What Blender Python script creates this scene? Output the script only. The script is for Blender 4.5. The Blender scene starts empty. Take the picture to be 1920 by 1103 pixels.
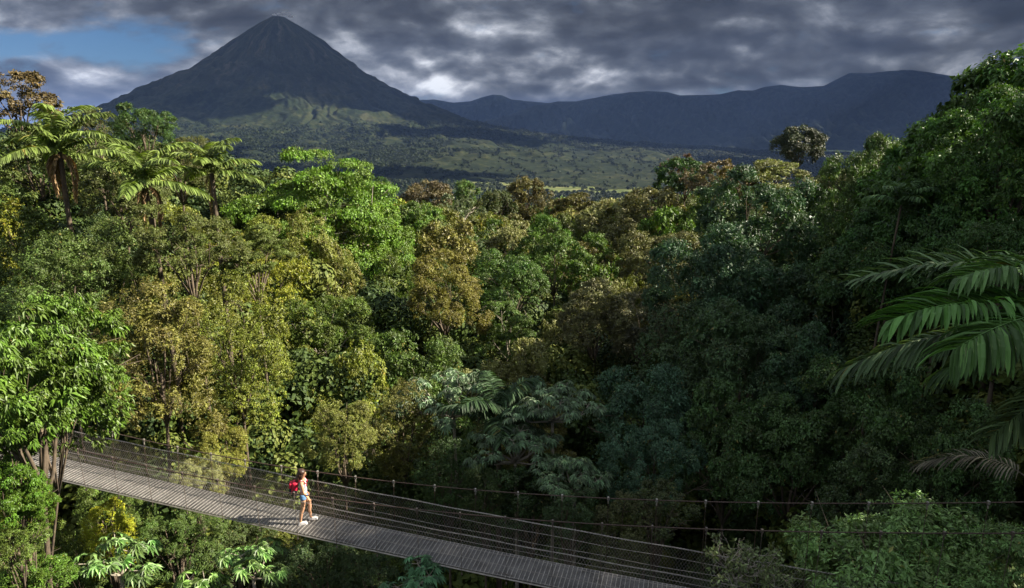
import bpy, math, random
import numpy as np
from mathutils import Vector, Matrix

# ------------------------------------------------------------------ camera, sky, sun, exposure
SC = bpy.context.scene
COL = SC.collection
PITCH = math.radians(13.25)
cam_d = bpy.data.cameras.new("camera")
cam_d.lens = 24.0; cam_d.sensor_width = 36.0
cam_d.clip_start = 0.1; cam_d.clip_end = 120000
cam = bpy.data.objects.new("camera", cam_d); COL.objects.link(cam)
cam.location = (0, 0, 0)
cam.rotation_euler = (math.radians(90) - PITCH, 0, 0)
SC.camera = cam

SUN_EL = math.radians(33); SUN_AZ = math.radians(88)      # azimuth from +Y towards +X
SUN_DIR = Vector((math.cos(SUN_EL) * math.sin(SUN_AZ), math.cos(SUN_EL) * math.cos(SUN_AZ), math.sin(SUN_EL)))
sl = bpy.data.lights.new("sun", 'SUN'); sl.energy = 5.0; sl.angle = math.radians(0.55); sl.color = (1.0, 0.91, 0.76)
so = bpy.data.objects.new("sun", sl); COL.objects.link(so)
so.rotation_euler = SUN_DIR.to_track_quat('Z', 'Y').to_euler(); so.location = (60, 0, 60)

SC.view_settings.view_transform = 'Standard'; SC.view_settings.look = 'None'
SC.view_settings.exposure = 1.55; SC.view_settings.gamma = 1.0; SC.view_settings.use_curve_mapping = False
SC.render.engine = 'CYCLES'
cy = SC.cycles
cy.use_denoising = True
try:
    cy.denoiser = 'OPENIMAGEDENOISE'; cy.denoising_input_passes = 'RGB_ALBEDO_NORMAL'
except Exception: pass
cy.use_adaptive_sampling = True; cy.adaptive_threshold = 0.005
cy.max_bounces = 5; cy.diffuse_bounces = 3; cy.glossy_bounces = 2; cy.transmission_bounces = 3
cy.volume_bounces = 0; cy.transparent_max_bounces = 8
cy.caustics_reflective = False; cy.caustics_refractive = False

def make_world():
    w = bpy.data.worlds.new("World"); SC.world = w; w.use_nodes = True
    nt = w.node_tree; N = nt.nodes; L = nt.links; N.clear()
    out = N.new('ShaderNodeOutputWorld'); bg = N.new('ShaderNodeBackground'); bg.inputs[1].default_value = 0.08
    L.new(bg.outputs[0], out.inputs[0])
    sky = N.new('ShaderNodeTexSky'); sky.sky_type = 'NISHITA'; sky.sun_disc = False
    sky.sun_elevation = SUN_EL; sky.sun_rotation = SUN_AZ; sky.altitude = 600; sky.air_density = 1.0; sky.dust_density = 0.3; sky.ozone_density = 2.0
    tc = N.new('ShaderNodeTexCoord'); sep = N.new('ShaderNodeSeparateXYZ'); L.new(tc.outputs['Generated'], sep.inputs[0])
    def m(op, a, b=None, c=None, clamp=False):
        n = N.new('ShaderNodeMath'); n.operation = op; n.use_clamp = clamp
        for i, v in enumerate((a, b, c)):
            if v is None: continue
            if isinstance(v, (int, float)): n.inputs[i].default_value = v
            else: L.new(v, n.inputs[i])
        return n.outputs[0]
    X, Y, Z = sep.outputs
    zz = m('ADD', m('MAXIMUM', Z, 0.0), 0.42)
    u = m('DIVIDE', X, zz); v = m('DIVIDE', Y, zz)
    def comb(a, b, c):
        n = N.new('ShaderNodeCombineXYZ')
        for i, q in enumerate((a, b, c)):
            if isinstance(q, (int, float)): n.inputs[i].default_value = q
            else: L.new(q, n.inputs[i])
        return n.outputs[0]
    def noise(vec, sc, det, rough, dist=0.0, lac=2.0):
        n = N.new('ShaderNodeTexNoise'); n.inputs['Scale'].default_value = sc; n.inputs['Detail'].default_value = det
        n.inputs['Roughness'].default_value = rough; n.inputs['Distortion'].default_value = dist; n.inputs['Lacunarity'].default_value = lac
        L.new(vec, n.inputs['Vector']); return n.outputs[0]
    wa = m('SUBTRACT', noise(comb(u, v, 5.5), 2.2, 3, 0.5), 0.5); wb = m('SUBTRACT', noise(comb(u, v, 1.5), 2.4, 3, 0.5), 0.5)
    uw = m('ADD', u, m('MULTIPLY', wa, 0.16)); vw = m('ADD', v, m('MULTIPLY', wb, 0.16))
    P = comb(uw, vw, 3.7); P2 = comb(m('ADD', uw, 0.015), m('SUBTRACT', vw, 0.045), 3.7)
    def billow(vec):
        a = noise(vec, 4.2, 8, 0.56)
        vo = N.new('ShaderNodeTexVoronoi'); vo.feature = 'SMOOTH_F1'; vo.inputs['Scale'].default_value = 6.5; vo.inputs['Smoothness'].default_value = 0.6
        vo.inputs['Detail'].default_value = 1; vo.inputs['Roughness'].default_value = 0.55; vo.normalize = True
        wv = N.new('ShaderNodeVectorMath'); wv.operation = 'ADD'; L.new(vec, wv.inputs[0])
        nn = noise(vec, 7.0, 2, 0.5); L.new(comb(m('MULTIPLY', nn, 0.16), m('MULTIPLY', nn, -0.12), 0.0), wv.inputs[1]); L.new(wv.outputs[0], vo.inputs['Vector'])
        return m('ADD', m('MULTIPLY', a, 0.8), m('MULTIPLY', m('SUBTRACT', 0.5, vo.outputs['Distance']), 0.45))
    n1 = billow(P); n1b = billow(P2)
    big = noise(comb(m('ADD', u, 3.0), m('MULTIPLY', v, 1.1), 12.0), 1.1, 3, 0.5)
    relief = m('SUBTRACT', n1, n1b)
    tanx = m('DIVIDE', X, m('MAXIMUM', Y, 0.05)); tanz = m('DIVIDE', Z, m('MAXIMUM', Y, 0.05))
    def blob(cx, cz, sx, sz):
        a = m('DIVIDE', m('SUBTRACT', tanx, cx), sx); b = m('DIVIDE', m('SUBTRACT', tanz, cz), sz)
        r = m('ADD', m('MULTIPLY', a, a), m('MULTIPLY', b, b))
        return m('POWER', 2.718, m('MULTIPLY', r, -1.0))
    # thickness of the cloud deck: thick = dark underside, thin = bright
    thick = m('ADD', m('MULTIPLY', m('SUBTRACT', n1, 0.475), 1.5), m('ADD', 0.525, m('MULTIPLY', m('SUBTRACT', big, 0.5), 0.35)))
    for (cx, cz, sx, sz, amp) in SKY_BLOBS:
        thick = m('ADD', thick, m('MULTIPLY', blob(cx, cz, sx, sz), amp * 0.75))
    br = m('SUBTRACT', thick, m('MULTIPLY', relief, 2.1))
    ramp = N.new('ShaderNodeValToRGB'); L.new(br, ramp.inputs[0])
    el = ramp.color_ramp.elements
    while len(el) > 2: el.remove(el[-1])
    pts = [(0.20, (4.8, 4.95, 5.2)), (0.32, (2.35, 2.47, 2.7)), (0.42, (1.25, 1.34, 1.5)), (0.50, (0.76, 0.83, 0.95)), (0.58, (0.47, 0.52, 0.60)), (0.70, (0.29, 0.32, 0.375)), (0.90, (0.15, 0.17, 0.20))]
    el[0].position = pts[0][0]; el[0].color = (*pts[0][1], 1); el[1].position = pts[-1][0]; el[1].color = (*pts[-1][1], 1)
    for p, c in pts[1:-1]:
        e = el.new(p); e.color = (*c, 1)
    # clear patches (upper left): cloud cover fades where thin
    clr = m('ADD', m('MULTIPLY', blob(-0.68, 0.126, 0.24, 0.024), 0.80), m('MULTIPLY', blob(-0.50, 0.105, 0.22, 0.020), 0.66))
    n3 = noise(comb(u, m('MULTIPLY', v, 1.4), 21.0), 4.2, 6, 0.6)
    cov = m('ADD', m('MULTIPLY', m('SUBTRACT', n3, 0.45), 4.0), m('MULTIPLY', m('SUBTRACT', 0.42, clr), 1.3))
    mr = N.new('ShaderNodeMapRange'); mr.interpolation_type = 'SMOOTHSTEP'; L.new(cov, mr.inputs[0])
    mr.inputs[1].default_value = -0.62; mr.inputs[2].default_value = 0.40
    mix = N.new('ShaderNodeMix'); mix.data_type = 'RGBA'; L.new(mr.outputs[0], mix.inputs[0])
    skc = N.new('ShaderNodeMix'); skc.data_type = 'RGBA'; skc.blend_type = 'MULTIPLY'; skc.inputs[0].default_value = 1.0
    L.new(sky.outputs[0], skc.inputs[6]); skc.inputs[7].default_value = (0.15, 0.225, 0.32, 1)
    L.new(skc.outputs[2], mix.inputs[6]); L.new(ramp.outputs[0], mix.inputs[7])
    zen = N.new('ShaderNodeMapRange'); L.new(Z, zen.inputs[0]); zen.inputs[1].default_value = 0.22; zen.inputs[2].default_value = 0.7; zen.inputs[3].default_value = 0.88; zen.inputs[4].default_value = 3.7  # sky above the view brightened to add fill light in the shaded forest
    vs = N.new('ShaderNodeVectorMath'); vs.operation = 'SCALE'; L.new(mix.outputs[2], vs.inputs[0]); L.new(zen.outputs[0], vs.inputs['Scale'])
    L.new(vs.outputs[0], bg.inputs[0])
# (tan azimuth, tan elevation, widths, amount): negative = thin bright cloud, positive = thick dark cloud
SKY_BLOBS = [(-0.10, 0.112, 0.12, 0.018, -0.06), (0.01, 0.108, 0.05, 0.010, -0.07), (0.46, 0.163, 0.10, 0.010, -0.20), (0.38, 0.148, 0.10, 0.009, -0.12), (-0.05, 0.137, 0.05, 0.007, -0.08),
             (-0.66, 0.106, 0.05, 0.006, -0.15), (0.22, 0.168, 0.20, 0.012, 0.16), (0.30, 0.115, 0.28, 0.013, 0.10), (0.60, 0.115, 0.24, 0.02, 0.11), (-0.55, 0.168, 0.3, 0.012, 0.10), (-0.2, 0.15, 0.16, 0.012, 0.06), (0.0, 0.065, 0.6, 0.010, -0.02)]
make_world()

# ------------------------------------------------------------------ helpers
RNG = np.random.default_rng(7)
random.seed(7)
F = 1280.0
def W(px, py, yf):
    """world point seen at photo pixel (1920 wide) at forward distance yf"""
    x = (px - 960) / F; u = -(py - 551.5) / F
    r = np.array([x, math.cos(PITCH) + u * math.sin(PITCH), -math.sin(PITCH) + u * math.cos(PITCH)])
    return r * (yf / r[1])
def PX(p):
    p = np.asarray(p, float)
    d = p[..., 1] * math.cos(PITCH) - p[..., 2] * math.sin(PITCH)
    u = p[..., 1] * math.sin(PITCH) + p[..., 2] * math.cos(PITCH)
    return 960 + F * p[..., 0] / d, 551.5 - F * u / d

def mesh_np(name, V, Fq, attrs=None, mat=None, smooth=False):
    """V (n,3); Fq (m,k) equal sized faces or a list of such arrays; attrs: per face float arrays"""
    if not isinstance(Fq, list): Fq = [Fq]
    Fq = [f for f in Fq if len(f)]
    me = bpy.data.meshes.new(name)
    V = np.ascontiguousarray(V, dtype=np.float32)
    loops = np.concatenate([f.reshape(-1) for f in Fq]).astype(np.int32)
    tot = np.concatenate([np.full(len(f), f.shape[1], np.int32) for f in Fq])
    st = np.concatenate([[0], np.cumsum(tot)[:-1]]).astype(np.int32)
    me.vertices.add(len(V)); me.vertices.foreach_set('co', V.reshape(-1))
    me.loops.add(len(loops)); me.loops.foreach_set('vertex_index', loops)
    me.polygons.add(len(tot)); me.polygons.foreach_set('loop_start', st)
    if hasattr(me.polygons, 'foreach_set'):
        try: me.polygons.foreach_set('loop_total', tot)
        except Exception: pass
    me.update(calc_edges=True)
    me.polygons.foreach_set('use_smooth', np.full(len(tot), smooth, bool))
    for k, a in (attrs or {}).items():
        at = me.attributes.new(k, 'FLOAT', 'FACE'); at.data.foreach_set('value', np.asarray(a, np.float32))
    if mat: me.materials.append(mat)
    me.validate()
    return me
def link(name, data, parent=None, loc=(0, 0, 0), rz=0.0, sc=None):
    o = bpy.data.objects.new(name, data); COL.objects.link(o)
    if parent is not None: o.parent = parent
    o.location = loc; o.rotation_euler = (0, 0, rz)
    if sc is not None: o.scale = sc if hasattr(sc, '__len__') else (sc, sc, sc)
    return o
def tag(o, label=None, cat=None, group=None, kind=None):
    if label: o['label'] = label
    if cat: o['category'] = cat
    if group: o['group'] = group
    if kind: o['kind'] = kind
    return o
class MB:
    def __init__(s): s.V = []; s.F = {}; s.n = 0
    def add(s, V, Fs):
        V = np.asarray(V, float)
        if not isinstance(Fs, list): Fs = [Fs]
        for f in Fs:
            f = np.asarray(f)
            s.F.setdefault(f.shape[1], []).append(f + s.n)
        s.V.append(V); s.n += len(V)
    def tube(s, pts, rad, k=6, cap=True):
        pts = np.asarray(pts, float); n = len(pts)
        rad = np.full(n, rad) if np.isscalar(rad) else np.asarray(rad, float)
        T = np.gradient(pts, axis=0); T /= np.linalg.norm(T, axis=1)[:, None] + 1e-12
        ref = np.array([0, 0, 1.0]) if abs(T[0, 2]) < 0.9 else np.array([1.0, 0, 0])
        A = np.cross(T, ref); A /= np.linalg.norm(A, axis=1)[:, None] + 1e-12; B = np.cross(T, A)
        an = np.arange(k) / k * 2 * math.pi
        V = pts[:, None] + rad[:, None, None] * (np.cos(an)[None, :, None] * A[:, None] + np.sin(an)[None, :, None] * B[:, None])
        i = np.arange(n - 1)[:, None] * k; j = np.arange(k)[None]; j2 = (j + 1) % k
        Fq = np.stack([i + j, i + j2, i + k + j2, i + k + j], -1).reshape(-1, 4)
        fs = [Fq]
        if cap and k == 4: fs.append(np.array([[3, 2, 1, 0], [(n - 1) * 4 + q for q in range(4)]]))
        elif cap:
            fs.append(np.array([list(range(k))[::-1], [(n - 1) * k + q for q in range(k)]]))
        s.add(V.reshape(-1, 3), fs)
    def box(s, c, h, M=None):
        v = np.array([[x, y, z] for x in (-1, 1) for y in (-1, 1) for z in (-1, 1)], float) * np.asarray(h)
        if M is not None: v = v @ np.asarray(M).T
        s.add(v + np.asarray(c), np.array([[0, 1, 3, 2], [4, 6, 7, 5], [0, 4, 5, 1], [2, 3, 7, 6], [0, 2, 6, 4], [1, 5, 7, 3]]))
    def mesh(s, name, mat, smooth=False):
        return mesh_np(name, np.concatenate(s.V), [np.concatenate(v) for v in s.F.values()], None, mat, smooth)
    def build(s, name, mat, parent=None, smooth=False, **k):
        return link(name, s.mesh(name, mat, smooth), parent, **k)

# value noise in numpy
_perm = np.random.default_rng(99).random((256, 256))
def vnoise(x, y, seed=0):
    x = np.asarray(x, float) + seed * 17.3; y = np.asarray(y, float) + seed * 31.7
    xi = np.floor(x).astype(int); yi = np.floor(y).astype(int); fx = x - xi; fy = y - yi
    fx = fx * fx * (3 - 2 * fx); fy = fy * fy * (3 - 2 * fy)
    g = lambda a, b: _perm[a % 256, b % 256]
    return (g(xi, yi) * (1 - fx) + g(xi + 1, yi) * fx) * (1 - fy) + (g(xi, yi + 1) * (1 - fx) + g(xi + 1, yi + 1) * fx) * fy
def fbm(x, y, o=5, seed=0, r=0.5):
    s = 0; a = 1; t = 0
    for i in range(o):
        s = s + a * vnoise(x * 2 ** i, y * 2 ** i, seed + i); t += a; a *= r
    return s / t
def ss(a, b, x):
    t = np.clip((x - a) / (b - a), 0, 1); return t * t * (3 - 2 * t)

# ------------------------------------------------------------------ materials
def new_mat(name):
    m = bpy.data.materials.new(name); m.use_nodes = True
    nt = m.node_tree; nt.nodes.clear()
    out = nt.nodes.new('ShaderNodeOutputMaterial')
    return m, nt, out
class NT:
    def __init__(s, nt): s.nt = nt
    def n(s, t, **k):
        o = s.nt.nodes.new(t)
        for a, b in k.items(): setattr(o, a, b)
        return o
    def l(s, a, b): s.nt.links.new(a, b)
    def math(s, op, a, b=None, c=None, clamp=False):
        n = s.n('ShaderNodeMath', operation=op, use_clamp=clamp)
        for i, v in enumerate((a, b, c)):
            if v is None: continue
            if isinstance(v, (int, float)): n.inputs[i].default_value = v
            else: s.l(v, n.inputs[i])
        return n.outputs[0]
    def noise(s, vec, sc, det=5, rough=0.55, dist=0):
        n = s.n('ShaderNodeTexNoise'); n.inputs['Scale'].default_value = sc; n.inputs['Detail'].default_value = det
        n.inputs['Roughness'].default_value = rough; n.inputs['Distortion'].default_value = dist
        if vec is not None: s.l(vec, n.inputs['Vector'])
        return n.outputs[0]
    def ramp(s, fac, pts):
        r = s.n('ShaderNodeValToRGB'); s.l(fac, r.inputs[0]); el = r.color_ramp.elements
        el[0].position = pts[0][0]; el[0].color = (*pts[0][1], 1); el[1].position = pts[-1][0]; el[1].color = (*pts[-1][1], 1)
        for p, c in pts[1:-1]:
            e = el.new(p); e.color = (*c, 1)
        return r.outputs[0]
    def mix(s, fac, a, b, blend='MIX'):
        n = s.n('ShaderNodeMix', data_type='RGBA', blend_type=blend)
        for i, v in ((0, fac), (6, a), (7, b)):
            if isinstance(v, (int, float)): n.inputs[i].default_value = v
            elif isinstance(v, tuple): n.inputs[i].default_value = (*v, 1)
            else: s.l(v, n.inputs[i])
        return n.outputs[2]
def simple_mat(name, col, rough=0.6, metal=0.0, var=0.25, scale=8.0, bump=0.0):
    m, nt, out = new_mat(name); t = NT(nt)
    tc = t.n('ShaderNodeTexCoord'); nz = t.noise(tc.outputs['Object'], scale, 6)
    c = t.ramp(nz, [(0.3, tuple(x * (1 - var) for x in col)), (0.7, tuple(min(1, x * (1 + var)) for x in col))])
    p = t.n('ShaderNodeBsdfPrincipled'); t.l(c, p.inputs['Base Color']); p.inputs['Roughness'].default_value = rough; p.inputs['Metallic'].default_value = metal
    if bump:
        b = t.n('ShaderNodeBump'); b.inputs['Strength'].default_value = bump; b.inputs['Distance'].default_value = 0.02; t.l(nz, b.inputs['Height']); t.l(b.outputs[0], p.inputs['Normal'])
    t.l(p.outputs[0], out.inputs[0]); return m
def leaf_mat(name, gloss=0.42, trans=0.22, yellow=0.04, spec=0.5):
    m, nt, out = new_mat(name); t = NT(nt)
    oi = t.n('ShaderNodeObjectInfo'); a1 = t.n('ShaderNodeAttribute', attribute_name='tint'); a2 = t.n('ShaderNodeAttribute', attribute_name='clump')
    geo = t.n('ShaderNodeNewGeometry')
    nz = t.noise(geo.outputs['Position'], 0.35, 3)
    hue = t.math('ADD', 0.5, t.math('ADD', t.math('MULTIPLY', t.math('SUBTRACT', a2.outputs['Fac'], 0.42), 0.03), t.math('MULTIPLY', t.math('SUBTRACT', nz, 0.47), -0.03)))
    val = t.math('MULTIPLY', t.math('ADD', 0.35, t.math('MULTIPLY', a1.outputs['Fac'], 1.3)), t.math('ADD', 0.62, t.math('MULTIPLY', a2.outputs['Fac'], 0.85)))
    hs = t.n('ShaderNodeHueSaturation'); t.l(hue, hs.inputs['Hue']); t.l(val, hs.inputs['Value']); t.l(oi.outputs['Color'], hs.inputs['Color'])
    isy = t.math('GREATER_THAN', a1.outputs['Fac'], 1.0 - yellow)
    c = t.mix(t.math('MULTIPLY', isy, 0.65), hs.outputs[0], (0.26, 0.16, 0.035))
    p = t.n('ShaderNodeBsdfPrincipled'); t.l(c, p.inputs['Base Color']); p.inputs['Roughness'].default_value = gloss; p.inputs['Specular IOR Level'].default_value = spec
    tr = t.n('ShaderNodeBsdfTranslucent'); t.l(t.mix(1.0, c, (1.25, 1.35, 0.5), 'MULTIPLY'), tr.inputs[0])
    mx = t.n('ShaderNodeMixShader'); mx.inputs[0].default_value = trans; t.l(p.outputs[0], mx.inputs[1]); t.l(tr.outputs[0], mx.inputs[2])
    t.l(mx.outputs[0], out.inputs[0]); return m
M_LEAF = leaf_mat('leaf', 0.48, 0.15, 0.03, 0.35); M_GLOSSY = leaf_mat('glossy_leaf', 0.45, 0.16, 0.02, 0.32); M_FROND = leaf_mat('palm_leaflet', 0.55, 0.22, 0.03, 0.22)
M_DRY = leaf_mat('dry_leaf', 0.7, 0.15, 0.0, 0.2)
M_BARK = simple_mat('bark', (0.10, 0.075, 0.05), 0.9, 0, 0.45, 6, 0.6)
M_PALEBARK = simple_mat('pale_bark', (0.30, 0.26, 0.20), 0.85, 0, 0.35, 5, 0.5)
M_TWIG = simple_mat('twig', (0.36, 0.32, 0.26), 0.85, 0, 0.3, 9, 0.3)
M_STEEL = simple_mat('weathered_steel', (0.15, 0.12, 0.10), 0.5, 0.4, 0.35, 20)
M_RUST = simple_mat('rusty_steel', (0.085, 0.055, 0.042), 0.65, 0.3, 0.4, 25)
M_WIRE = simple_mat('galvanised_wire', (0.34, 0.31, 0.27), 0.45, 0.5, 0.25, 12)

def unit(a): return a / (np.linalg.norm(a, axis=-1, keepdims=True) + 1e-12)
def leaf_quads(P, D, N, L, Wd, fold=0.12, droop=0.15):
    n = len(P); D = unit(D); S = unit(np.cross(D, N)); N2 = np.cross(S, D)
    L = np.broadcast_to(L, (n,))[:, None]; Wd = np.broadcast_to(Wd, (n,))[:, None]
    tip = P + D * L - np.array([0, 0, 1.0]) * L * droop
    mid = P + D * L * 0.45
    V = np.stack([P, mid + S * Wd / 2 + N2 * Wd * fold, tip, mid - S * Wd / 2 + N2 * Wd * fold], 1).reshape(-1, 3)
    return V, np.arange(4 * n).reshape(n, 4)

# ------------------------------------------------------------------ crown prototypes
PROTO = {}
def crown_proto(key, R=4.0, H=3.2, lobes=10, lobe_r=0.42, clumps=16, clump_r=0.42, twigs=16, lpt=9, leaf=(0.2, 0.09),
                flat=0.75, low=-0.35, droop=0.2, updir=0.5, mat=None, seed=0, hang=0.0, squash=1.0, jit=0.48):
    rng = np.random.default_rng(seed + 1000)
    # lobes on an ellipsoid, centre at z = 0, top at about H
    i = np.arange(lobes) + 0.5
    z = 1 - (1 - low) * i / lobes; ph = i * 2.39996 + rng.random(lobes) * 0.6
    rr = np.sqrt(np.clip(1 - z * z, 0.02, 1))
    C = np.stack([np.cos(ph) * rr, np.sin(ph) * rr, z], 1) * (0.70 - jit / 2 + jit * rng.random((lobes, 1)))
    C = C * np.array([R, R, H]) * (1 + 0.14 * rng.standard_normal((lobes, 1)))
    lr = lobe_r * R * (0.6 + 0.65 * rng.random(lobes))
    # clumps on lobes
    Ci = np.repeat(np.arange(lobes), clumps)
    d = unit(rng.standard_normal((len(Ci), 3)) + unit(C[Ci] / np.array([R, R, H])) * 1.0 + np.array([0, 0, 0.35]))
    K = C[Ci] + d * lr[Ci][:, None] * np.array([1, 1, squash]) * (0.75 + 0.35 * rng.random((len(Ci), 1)))
    inside = np.zeros(len(K), bool)
    for j in range(lobes):
        inside |= (np.linalg.norm(K - C[j], axis=1) < 0.72 * lr[j]) & (Ci != j)
    K = K[~inside]; kd = d[~inside]; Ci = Ci[~inside]
    kr = clump_r * 0.86 * lr[Ci] * (0.6 + 0.75 * rng.random(len(K)))
    # twigs
    Ti = np.repeat(np.arange(len(K)), twigs)
    td = unit(rng.standard_normal((len(Ti), 3)) + kd[Ti] * 0.6 + np.array([0, 0, updir]))
    T = K[Ti] + td * kr[Ti][:, None] * np.array([1.15, 1.15, flat]) * (0.55 + 0.5 * rng.random((len(Ti), 1)) ** 0.5)
    if hang: T[:, 2] -= hang * rng.random(len(T)) ** 3 * R
    # leaves
    Li = np.repeat(np.arange(len(T)), lpt); n = len(Li)
    a = rng.random(n) * 6.283
    ax = unit(td[Li] + 0.4 * rng.standard_normal((n, 3)))
    rad = unit(np.cross(ax, unit(rng.standard_normal((n, 3)))))
    D = unit(rad + ax * 0.35 + np.array([0, 0, -droop]))
    N = unit(ax + np.array([0, 0, 0.7]) + 0.35 * rng.standard_normal((n, 3)))
    vs = (0.75 + 0.7 * rng.random(len(K)) ** 2)[Ti][Li]; L = leaf[0] * (0.55 + 0.75 * rng.random(n)) * vs; Wd = leaf[1] * (0.65 + 0.6 * rng.random(n)) * vs
    P = T[Li] + D * leaf[0] * 0.15 + ax * (rng.random((n, 1)) - 0.5) * leaf[0] * 1.2
    V, Q = leaf_quads(P, D, N, L, Wd, 0.12, droop * 0.5)
    tint = np.clip(0.5 + 0.22 * rng.standard_normal(n), 0, 1) * 0.96 + 0.04 * rng.random(n)
    cl = rng.random(len(K))[Ti][Li] * 0.75 + rng.random(len(T))[Li] * 0.25
    me = mesh_np('crown_' + key, V, Q, {'tint': tint, 'clump': cl}, mat or M_LEAF)
    PROTO[key] = dict(mesh=me, R=float(np.percentile(np.hypot(V[:, 0], V[:, 1]), 97)), H=float(np.percentile(V[:, 2], 99.8)), C=C, low=C[:, 2].min() - lr.mean() * 0.5)
crown_proto('broad1', seed=1, clumps=22, twigs=20)
crown_proto('broad2', seed=2, lobes=13, lobe_r=0.36, H=3.6, clumps=20, twigs=18, leaf=(0.18, 0.085))
crown_proto('column1', seed=3, R=3.2, H=5.5, lobes=18, lobe_r=0.42, low=-0.95, clumps=18, twigs=17, leaf=(0.17, 0.08), hang=0.25)
crown_proto('column2', seed=4, R=3.0, H=4.6, lobes=15, lobe_r=0.45, low=-0.9, clumps=18, twigs=19, leaf=(0.15, 0.075), hang=0.4, droop=0.5)
crown_proto('fine1', seed=5, R=3.6, H=3.4, lobes=12, lobe_r=0.4, clumps=24, clump_r=0.36, twigs=24, lpt=9, leaf=(0.13, 0.065))
crown_proto('layer1', seed=6, R=4.6, H=3.6, lobes=40, lobe_r=0.22, low=-0.3, clumps=16, clump_r=0.55, twigs=34, lpt=8, flat=0.26, squash=0.32, leaf=(0.105, 0.055), updir=1.0, jit=0.10)
crown_proto('layer2', seed=7, R=4.4, H=3.8, lobes=20, lobe_r=0.27, low=-0.5, clumps=20, clump_r=0.45, twigs=20, lpt=8, flat=0.3, squash=0.35, leaf=(0.2, 0.085), updir=0.9)
crown_proto('open1', seed=8, R=3.6, H=3.2, lobes=12, lobe_r=0.34, clumps=11, clump_r=0.34, twigs=16, lpt=9, leaf=(0.19, 0.09))
crown_proto('big1', seed=9, R=4.6, H=4.6, lobes=15, lobe_r=0.38, low=-0.8, clumps=22, clump_r=0.36, twigs=18, lpt=8, leaf=(0.30, 0.13), mat=M_GLOSSY, droop=0.3)
crown_proto('big2', seed=10, R=4.6, H=4.0, lobes=12, lobe_r=0.42, low=-0.7, clumps=20, clump_r=0.36, twigs=18, lpt=8, leaf=(0.25, 0.11), mat=M_GLOSSY, droop=0.25)
crown_proto('droop1', seed=11, R=2.4, H=2.4, lobes=12, lobe_r=0.42, low=-0.8, clumps=18, clump_r=0.42, twigs=17, lpt=9, leaf=(0.155, 0.068), mat=M_GLOSSY, droop=0.9, updir=0.2)
crown_proto('bush1', seed=12, R=1.8, H=1.3, lobes=9, lobe_r=0.42, clumps=18, clump_r=0.4, twigs=16, lpt=7, leaf=(0.14, 0.055), mat=M_GLOSSY, low=-0.3)
# far versions: bigger, fewer leaves
crown_proto('fbroad1', seed=21, lobes=12, clump_r=0.52, clumps=18, twigs=15, lpt=7, leaf=(0.34, 0.18))
crown_proto('fbroad2', seed=22, lobes=14, lobe_r=0.34, H=3.6, clumps=13, twigs=12, lpt=7, leaf=(0.32, 0.17))
crown_proto('fcolumn', seed=23, R=3.2, H=5.0, lobes=16, low=-0.9, clumps=12, twigs=12, lpt=7, leaf=(0.3, 0.16), hang=0.3)
crown_proto('flayer', seed=24, R=4.8, H=2.6, lobes=16, lobe_r=0.3, low=-0.1, clumps=14, twigs=12, lpt=7, flat=0.3, squash=0.4, leaf=(0.32, 0.17), updir=1.0)
crown_proto('fopen', seed=25, R=3.8, H=3.4, lobes=12, lobe_r=0.33, clumps=8, clump_r=0.36, twigs=12, lpt=7, leaf=(0.3, 0.16))

# ------------------------------------------------------------------ local terrain (z = 0 is the eye height of the camera)
def canopy(x, y):
    x = np.asarray(x, float); y = np.asarray(y, float)
    ya = np.clip(y, -60, 400)
    zb = np.interp(ya, [-60, 10, 20, 30, 50, 70, 100, 150, 400], [-18, -18, -16.5, -14.2, -12.6, -11.6, -11.2, -11.0, -11.0])
    xa = 2 + 0.05 * ya
    dl = np.maximum(0, xa - 4 - x); dr = np.maximum(0, x - xa - 3)
    sl_ = np.interp(ya, [0, 65, 110, 200], [0.5, 0.47, 0.16, 0.03]); sr = np.interp(ya, [0, 19, 27, 40, 60, 85, 130, 200], [1.5, 1.42, 0.95, 0.72, 0.5, 0.26, 0.10, 0.03])  # near right slope steepened out of view so its trees shade the bridge
    rl = sl_ * dl; rl = 15 * np.tanh(rl / 15); rr = sr * dr; rr = 38 * np.tanh(rr / 38)
    return zb + rl + rr + (fbm(x / 14, y / 14, 3, 5) - 0.5) * 2.0
TH = 13.0
def volc(x, y):
    dx = x - VX; dy = y - VY; r = np.hypot(dx, dy); th = np.arctan2(dy, dx)
    z = np.interp(r, VRAD, VHZ)
    g = 0
    wr = (fbm(dx / 500, dy / 500, 4, 33) - 0.5) * 4.5
    for k, a, q in ((7, 1.0, 1), (17, 0.6, 2), (41, 0.35, 3), (88, 0.2, 4)):
        w = th * k / 6.2832 * 2 + wr * (0.6 + 0.25 * q) + (fbm(dx / 220, dy / 220, 3, q) - 0.5) * 0.8
        g = g + a * np.abs((w % 1.0) - 0.5) * 2 * (0.35 + 1.3 * vnoise(th * 1.7 + 9, r / 900, q + 50))
    amp = np.interp(r, [0, 120, 500, 1300, 2400, 4000, 6000], [0, 8, 42, 60, 40, 18, 4])
    z = z + (g - 1.0) * amp * 0.7
    z = z + (fbm(dx / 600, dy / 600, 5, 9) - 0.55) * np.interp(r, [0, 300, 1500, 3000, 6000], [5, 20, 55, 100, 60])
    z = z + (fbm(dx / 90, dy / 90, 4, 19) - 0.5) * np.interp(r, [0, 300, 1500, 6000], [4, 12, 18, 12])
    return z
VX, VY = -2395.0, 7000.0
VX = (521 - 960) / F * 7000 * 1.0 / 1.0 * 1.0
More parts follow.
